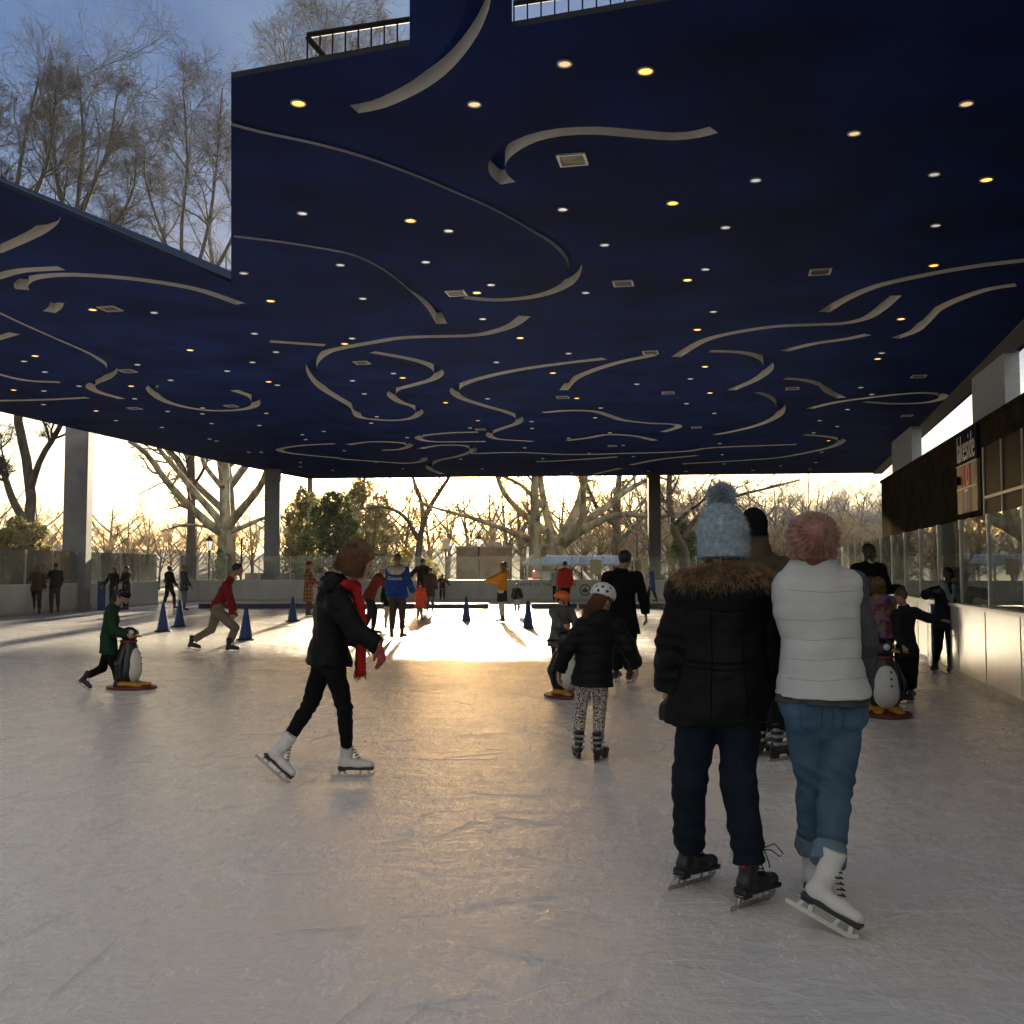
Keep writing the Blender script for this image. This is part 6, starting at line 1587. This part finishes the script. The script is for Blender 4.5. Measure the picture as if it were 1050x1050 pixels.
far('dark haired skater in black and white at the wall beyond the plaid coat', 329, 621, 1.62, 150, cloth('white_panel', (.4, .4, .4)), CB, HBK, style='bob')
far('dark haired skater in black close beside one in black and white', 338, 621, 1.66, 190, CB, CB, HBK)
far('skater in a maroon jacket reaching forward past the red scarf', 378, 652, 1.72, 75, cloth('rust_jacket', (.16, .035, .02)), cloth('black_trouser_two', (.02, .02, .02)), None, cloth('white_hat', (.5, .48, .45)), lean=28, armL=(55, 10, 15), armR=(58, 8, 10), stride=.3, vox=.012)
r_, J, b, s = far('big person in a blue jacket with white lettering and pale hood, back turned', 407, 656, 1.86, 12, CBL, cloth('brown_trousers', (.055, .042, .035)), HBR, None, hood=False, hem=.10, vox=.012, w=1.22, hemr=.17, armL=(6, 8, 12), armR=(14, 14, 20), stride=-.12)
ax, fw, up = frame(J); f = Field(.012, .03); f.cone(J['N'] - ax * .13 * s - fw * .06 * s - up * .03, J['N'] + ax * .13 * s - fw * .06 * s - up * .03, .075 * s, .075 * s, cap=0); f.ell(J['N'] - fw * .12 * s - up * .08 * s, V3(.16, .06, .09) * s, np.stack([ax, fw, up]), .04); wear(r_, b, 'hood', f, cloth('pale_hood', (.42, .38, .33)))
q = J['C'] - fw * (.158 * 1.22 * .7 + .030) * s - up * .07
text_mesh('lettering', 'Giants', .105, Matrix.Translation(Vector(q) - b) @ Matrix.Rotation(-math.radians(12), 4, 'Z') @ Matrix.Rotation(math.pi / 2, 4, 'X'), mat('faded_print', (.5, .5, .52), .8), r_, .010, sx=1.2)
far('child in a dark jacket walking close beside the big blue jacket', 398, 645, 1.25, 20, CB, CCR, HBK, hood=True, armL=(0, 14, 20), armR=(5, 10, 10), hem=.16)
far('small child in a coral red snowsuit by the curb', 430.5, 636.5, 1.12, 20, COR, CTN, None, cloth('dark_red_hat', (.20, .015, .02)), hem=.34, hemr=.18, w=1.15, armL=(5, 12, 10), armR=(8, 12, 10))
far('tall adult in a black coat beyond the coral red child', 433, 629, 1.92, -15, CB, cloth('grey_jeans', (.10, .11, .13)), HBK, hood=True, hem=.2, armL=(30, 40, 10), armR=(5, 8, 20))
far('adult in a brown coat behind the coral red child', 441, 629.5, 1.60, 10, CBR, cloth('grey_jeans_two', (.12, .12, .13)), HBK, hem=.32, armL=(5, 8, 10), armR=(5, 8, 10))
far('child in maroon with arms held out by the far wall', 453.5, 616.5, 1.28, 180, CMA, CB, None, cloth('red_hat', (.25, .04, .03)), armL=(0, 50, 0), armR=(0, 62, 0), split=.03)
r_, J, b, s = far('woman in a mustard jacket and grey skirt holding her hands forward', 515, 639, 1.74, -75, CMU, CCR, HAU, None, armL=(62, 4, 5), armR=(35, 8, 45), lean=-4, hem=.02, style='bob', hood=True, w=1.12)
f = Field(.014, .03); ax, fw, up = frame(J); f.cone(J['P'] + V3(0, 0, .02), J['P'] + V3(0, 0, -.36) * s, .175 * s, .20 * s, fw, .8, cap=3); wear(r_, b, 'skirt', f, CDG, wrinkle(.006, 24, 5))
r_, J, b, s = far('small child in a dark jacket and pale bib in front of the curb', 530, 631, 1.05, 175, CDG, cloth('grey_bib', (.28, .30, .32)), HBK, armL=(12, 14, 20), armR=(12, 14, 20))
f = Field(.012, .02); ax, fw, up = frame(J); f.cone(J['C'] + fw * .075 * s, J['P'] + fw * .10 * s, .07 * s, .11 * s, fw, .5); wear(r_, b, 'bib', f, cloth('pale_bib', (.4, .42, .44)))
far('man in a bright red jacket seen from behind near the far wall', 579.5, 630, 1.82, -8, CRB, CB, HBK, armL=(6, 8, 12), armR=(6, 10, 14), w=1.1)
far('person in a pale blue top partly hidden by the red jacket', 570, 619, 1.60, 170, CLB, CB, HBK)
far('woman in a long royal blue coat walking by the far wall', 669, 617.5, 1.66, -70, CBL, CB, HBK, cloth('white_trim_hat', (.35, .35, .4)), stride=.45, hem=.36, hemr=.17)
# ------------------------------------------------------------------ sky, sun, camera
SUN_EL, SUN_AZ = 10.2, -3.2
w = bpy.data.worlds.new('World'); S.world = w; w.use_nodes = True
n = w.node_tree.nodes; l = w.node_tree.links; bg = n['Background']
sky = n.new('ShaderNodeTexSky'); sky.sky_type = 'NISHITA'; sky.sun_disc = False
sky.sun_elevation = math.radians(SUN_EL); sky.sun_rotation = math.radians(SUN_AZ)
sky.air_density = 1.0; sky.dust_density = 1.6; sky.ozone_density = 2.0
tc = n.new('ShaderNodeTexCoord'); sx = n.new('ShaderNodeSeparateXYZ'); l.new(tc.outputs['Generated'], sx.inputs[0])
def mth(op, a, c=None):
    q = n.new('ShaderNodeMath'); q.operation = op
    for i, v in enumerate((a, c)):
        if v is None: continue
        if isinstance(v, (int, float)): q.inputs[i].default_value = v
        else: l.new(v, q.inputs[i])
    return q.outputs[0]
zz = mth('ADD', mth('MAXIMUM', sx.outputs['Z'], 0.), .18)
cx = n.new('ShaderNodeCombineXYZ'); l.new(mth('DIVIDE', sx.outputs['X'], zz), cx.inputs[0]); l.new(mth('DIVIDE', sx.outputs['Y'], zz), cx.inputs[1])
no = n.new('ShaderNodeTexNoise'); no.inputs['Scale'].default_value = 1.5; no.inputs['Detail'].default_value = 9; no.inputs['Roughness'].default_value = .58; no.inputs['Distortion'].default_value = .4
l.new(cx.outputs[0], no.inputs['Vector'])
cr = n.new('ShaderNodeValToRGB'); cr.color_ramp.elements[0].position = .42; cr.color_ramp.elements[1].position = .72
l.new(no.outputs['Fac'], cr.inputs['Fac'])
mx = n.new('ShaderNodeMix'); mx.data_type = 'RGBA'
l.new(sky.outputs[0], mx.inputs['A'])
def mrange(v, a, b_, c=0., d=1.):
    q = n.new('ShaderNodeMapRange'); q.interpolation_type = 'SMOOTHSTEP'
    for nm, x in (('From Min', a), ('From Max', b_), ('To Min', c), ('To Max', d)): q.inputs[nm].default_value = x
    l.new(v, q.inputs['Value']); return q.outputs[0]
def mixc(fac, a, b_):
    q = n.new('ShaderNodeMix'); q.data_type = 'RGBA'; l.new(fac, q.inputs['Factor'])
    for nm, x in (('A', a), ('B', b_)):
        if isinstance(x, tuple): q.inputs[nm].default_value = (*x, 1)
        else: l.new(x, q.inputs[nm])
    return q.outputs['Result']
high = mrange(sx.outputs['Z'], .09, .24); front = mrange(sx.outputs['Y'], -.25, .35)
deck_front = mixc(cr.outputs['Color'], (.09, .34, .95), (.42, .80, 1.4))   # blue grey deck over the sun side
rear = mixc(mrange(sx.outputs['X'], -.55, .45), (1.1, 1.05, 1.0), (3.2, 2.85, 2.4))
deck = mixc(front, rear, deck_front)                              # rear sky brightened as fill, dimmed at left in place of a building
cover = mth('MULTIPLY', high, .92)
dim = n.new('ShaderNodeMix'); dim.data_type = 'RGBA'; dim.blend_type = 'MULTIPLY'; dim.inputs['Factor'].default_value = 1.; l.new(sky.outputs[0], dim.inputs['A']); dim.inputs['B'].default_value = (.62, .59, .555, 1)
low0 = mixc(mth('MULTIPLY', cr.outputs['Color'], .5), dim.outputs['Result'], (2.9, 2.55, 1.95))
# bright aureole round the sun behind the trees
vm = n.new('ShaderNodeVectorMath'); vm.operation = 'DOT_PRODUCT'; l.new(tc.outputs['Generated'], vm.inputs[0])
_e, _a = math.radians(SUN_EL), math.radians(SUN_AZ); vm.inputs[1].default_value = (math.sin(_a) * math.cos(_e), math.cos(_a) * math.cos(_e), math.sin(_e))
au = mth('POWER', mth('MAXIMUM', vm.outputs['Value'], 0.), 160.)
ad = n.new('ShaderNodeMix'); ad.data_type = 'RGBA'; ad.blend_type = 'ADD'; ad.inputs['B'].default_value = (95., 50., 14.5, 1); l.new(au, ad.inputs['Factor']); l.new(low0, ad.inputs['A'])
low = ad.outputs['Result']
l.new(mixc(cover, low, deck), bg.inputs['Color']); bg.inputs['Strength'].default_value = .1
sl = bpy.data.lights.new('sun', 'SUN'); sl.energy = 5.0; sl.angle = math.radians(1.2); sl.color = (1., .84, .58)
so = bpy.data.objects.new('sun', sl); COL.objects.link(so)
el, az = math.radians(SUN_EL), math.radians(SUN_AZ)
sd = Vector((math.sin(az) * math.cos(el), math.cos(az) * math.cos(el), math.sin(el)))
so.rotation_euler = sd.to_track_quat('Z', 'Y').to_euler(); so.location = sd * 100
hz = MB().box((0, 110, 20.2), (680, 420, 42.6)).build('haze', None)
hm = bpy.data.materials.new('haze_air'); hm.use_nodes = True; hn = hm.node_tree.nodes; hn.remove(hn['Principled BSDF'])
hv = hn.new('ShaderNodeVolumePrincipled'); hv.inputs['Density'].default_value = .00032; hv.inputs['Color'].default_value = (.92, .94, .98, 1); hv.inputs['Anisotropy'].default_value = .3
hm.node_tree.links.new(hv.outputs[0], hn['Material Output'].inputs['Volume']); hz.data.materials.append(hm); hm.cycles.homogeneous_volume = True
tag(hz, 'thin bright winter haze in the air of the park', 'haze', kind='stuff'); hz.display_type = 'WIRE'
cam = bpy.data.cameras.new('camera'); co = bpy.data.objects.new('camera', cam); COL.objects.link(co)
cam.sensor_width = 36; cam.sensor_height = 36; cam.lens = 36; cam.clip_end = 4000; cam.clip_start = .05
co.location = (0, 0, EYE); co.rotation_euler = (math.pi / 2 + PITCH, 0, 0); S.camera = co
S.view_settings.view_transform = 'Standard'; S.view_settings.look = 'None'; S.view_settings.exposure = 1.82; S.view_settings.gamma = 1.0
S.render.engine = 'CYCLES'
cy = S.cycles; cy.use_denoising = True
try: cy.denoiser = 'OPENIMAGEDENOISE'
except Exception: pass
cy.max_bounces = 8; cy.diffuse_bounces = 4; cy.glossy_bounces = 3; cy.transmission_bounces = 4; cy.transparent_max_bounces = 24
cy.caustics_reflective = False; cy.caustics_refractive = False
cy.sample_clamp_indirect = 6.0
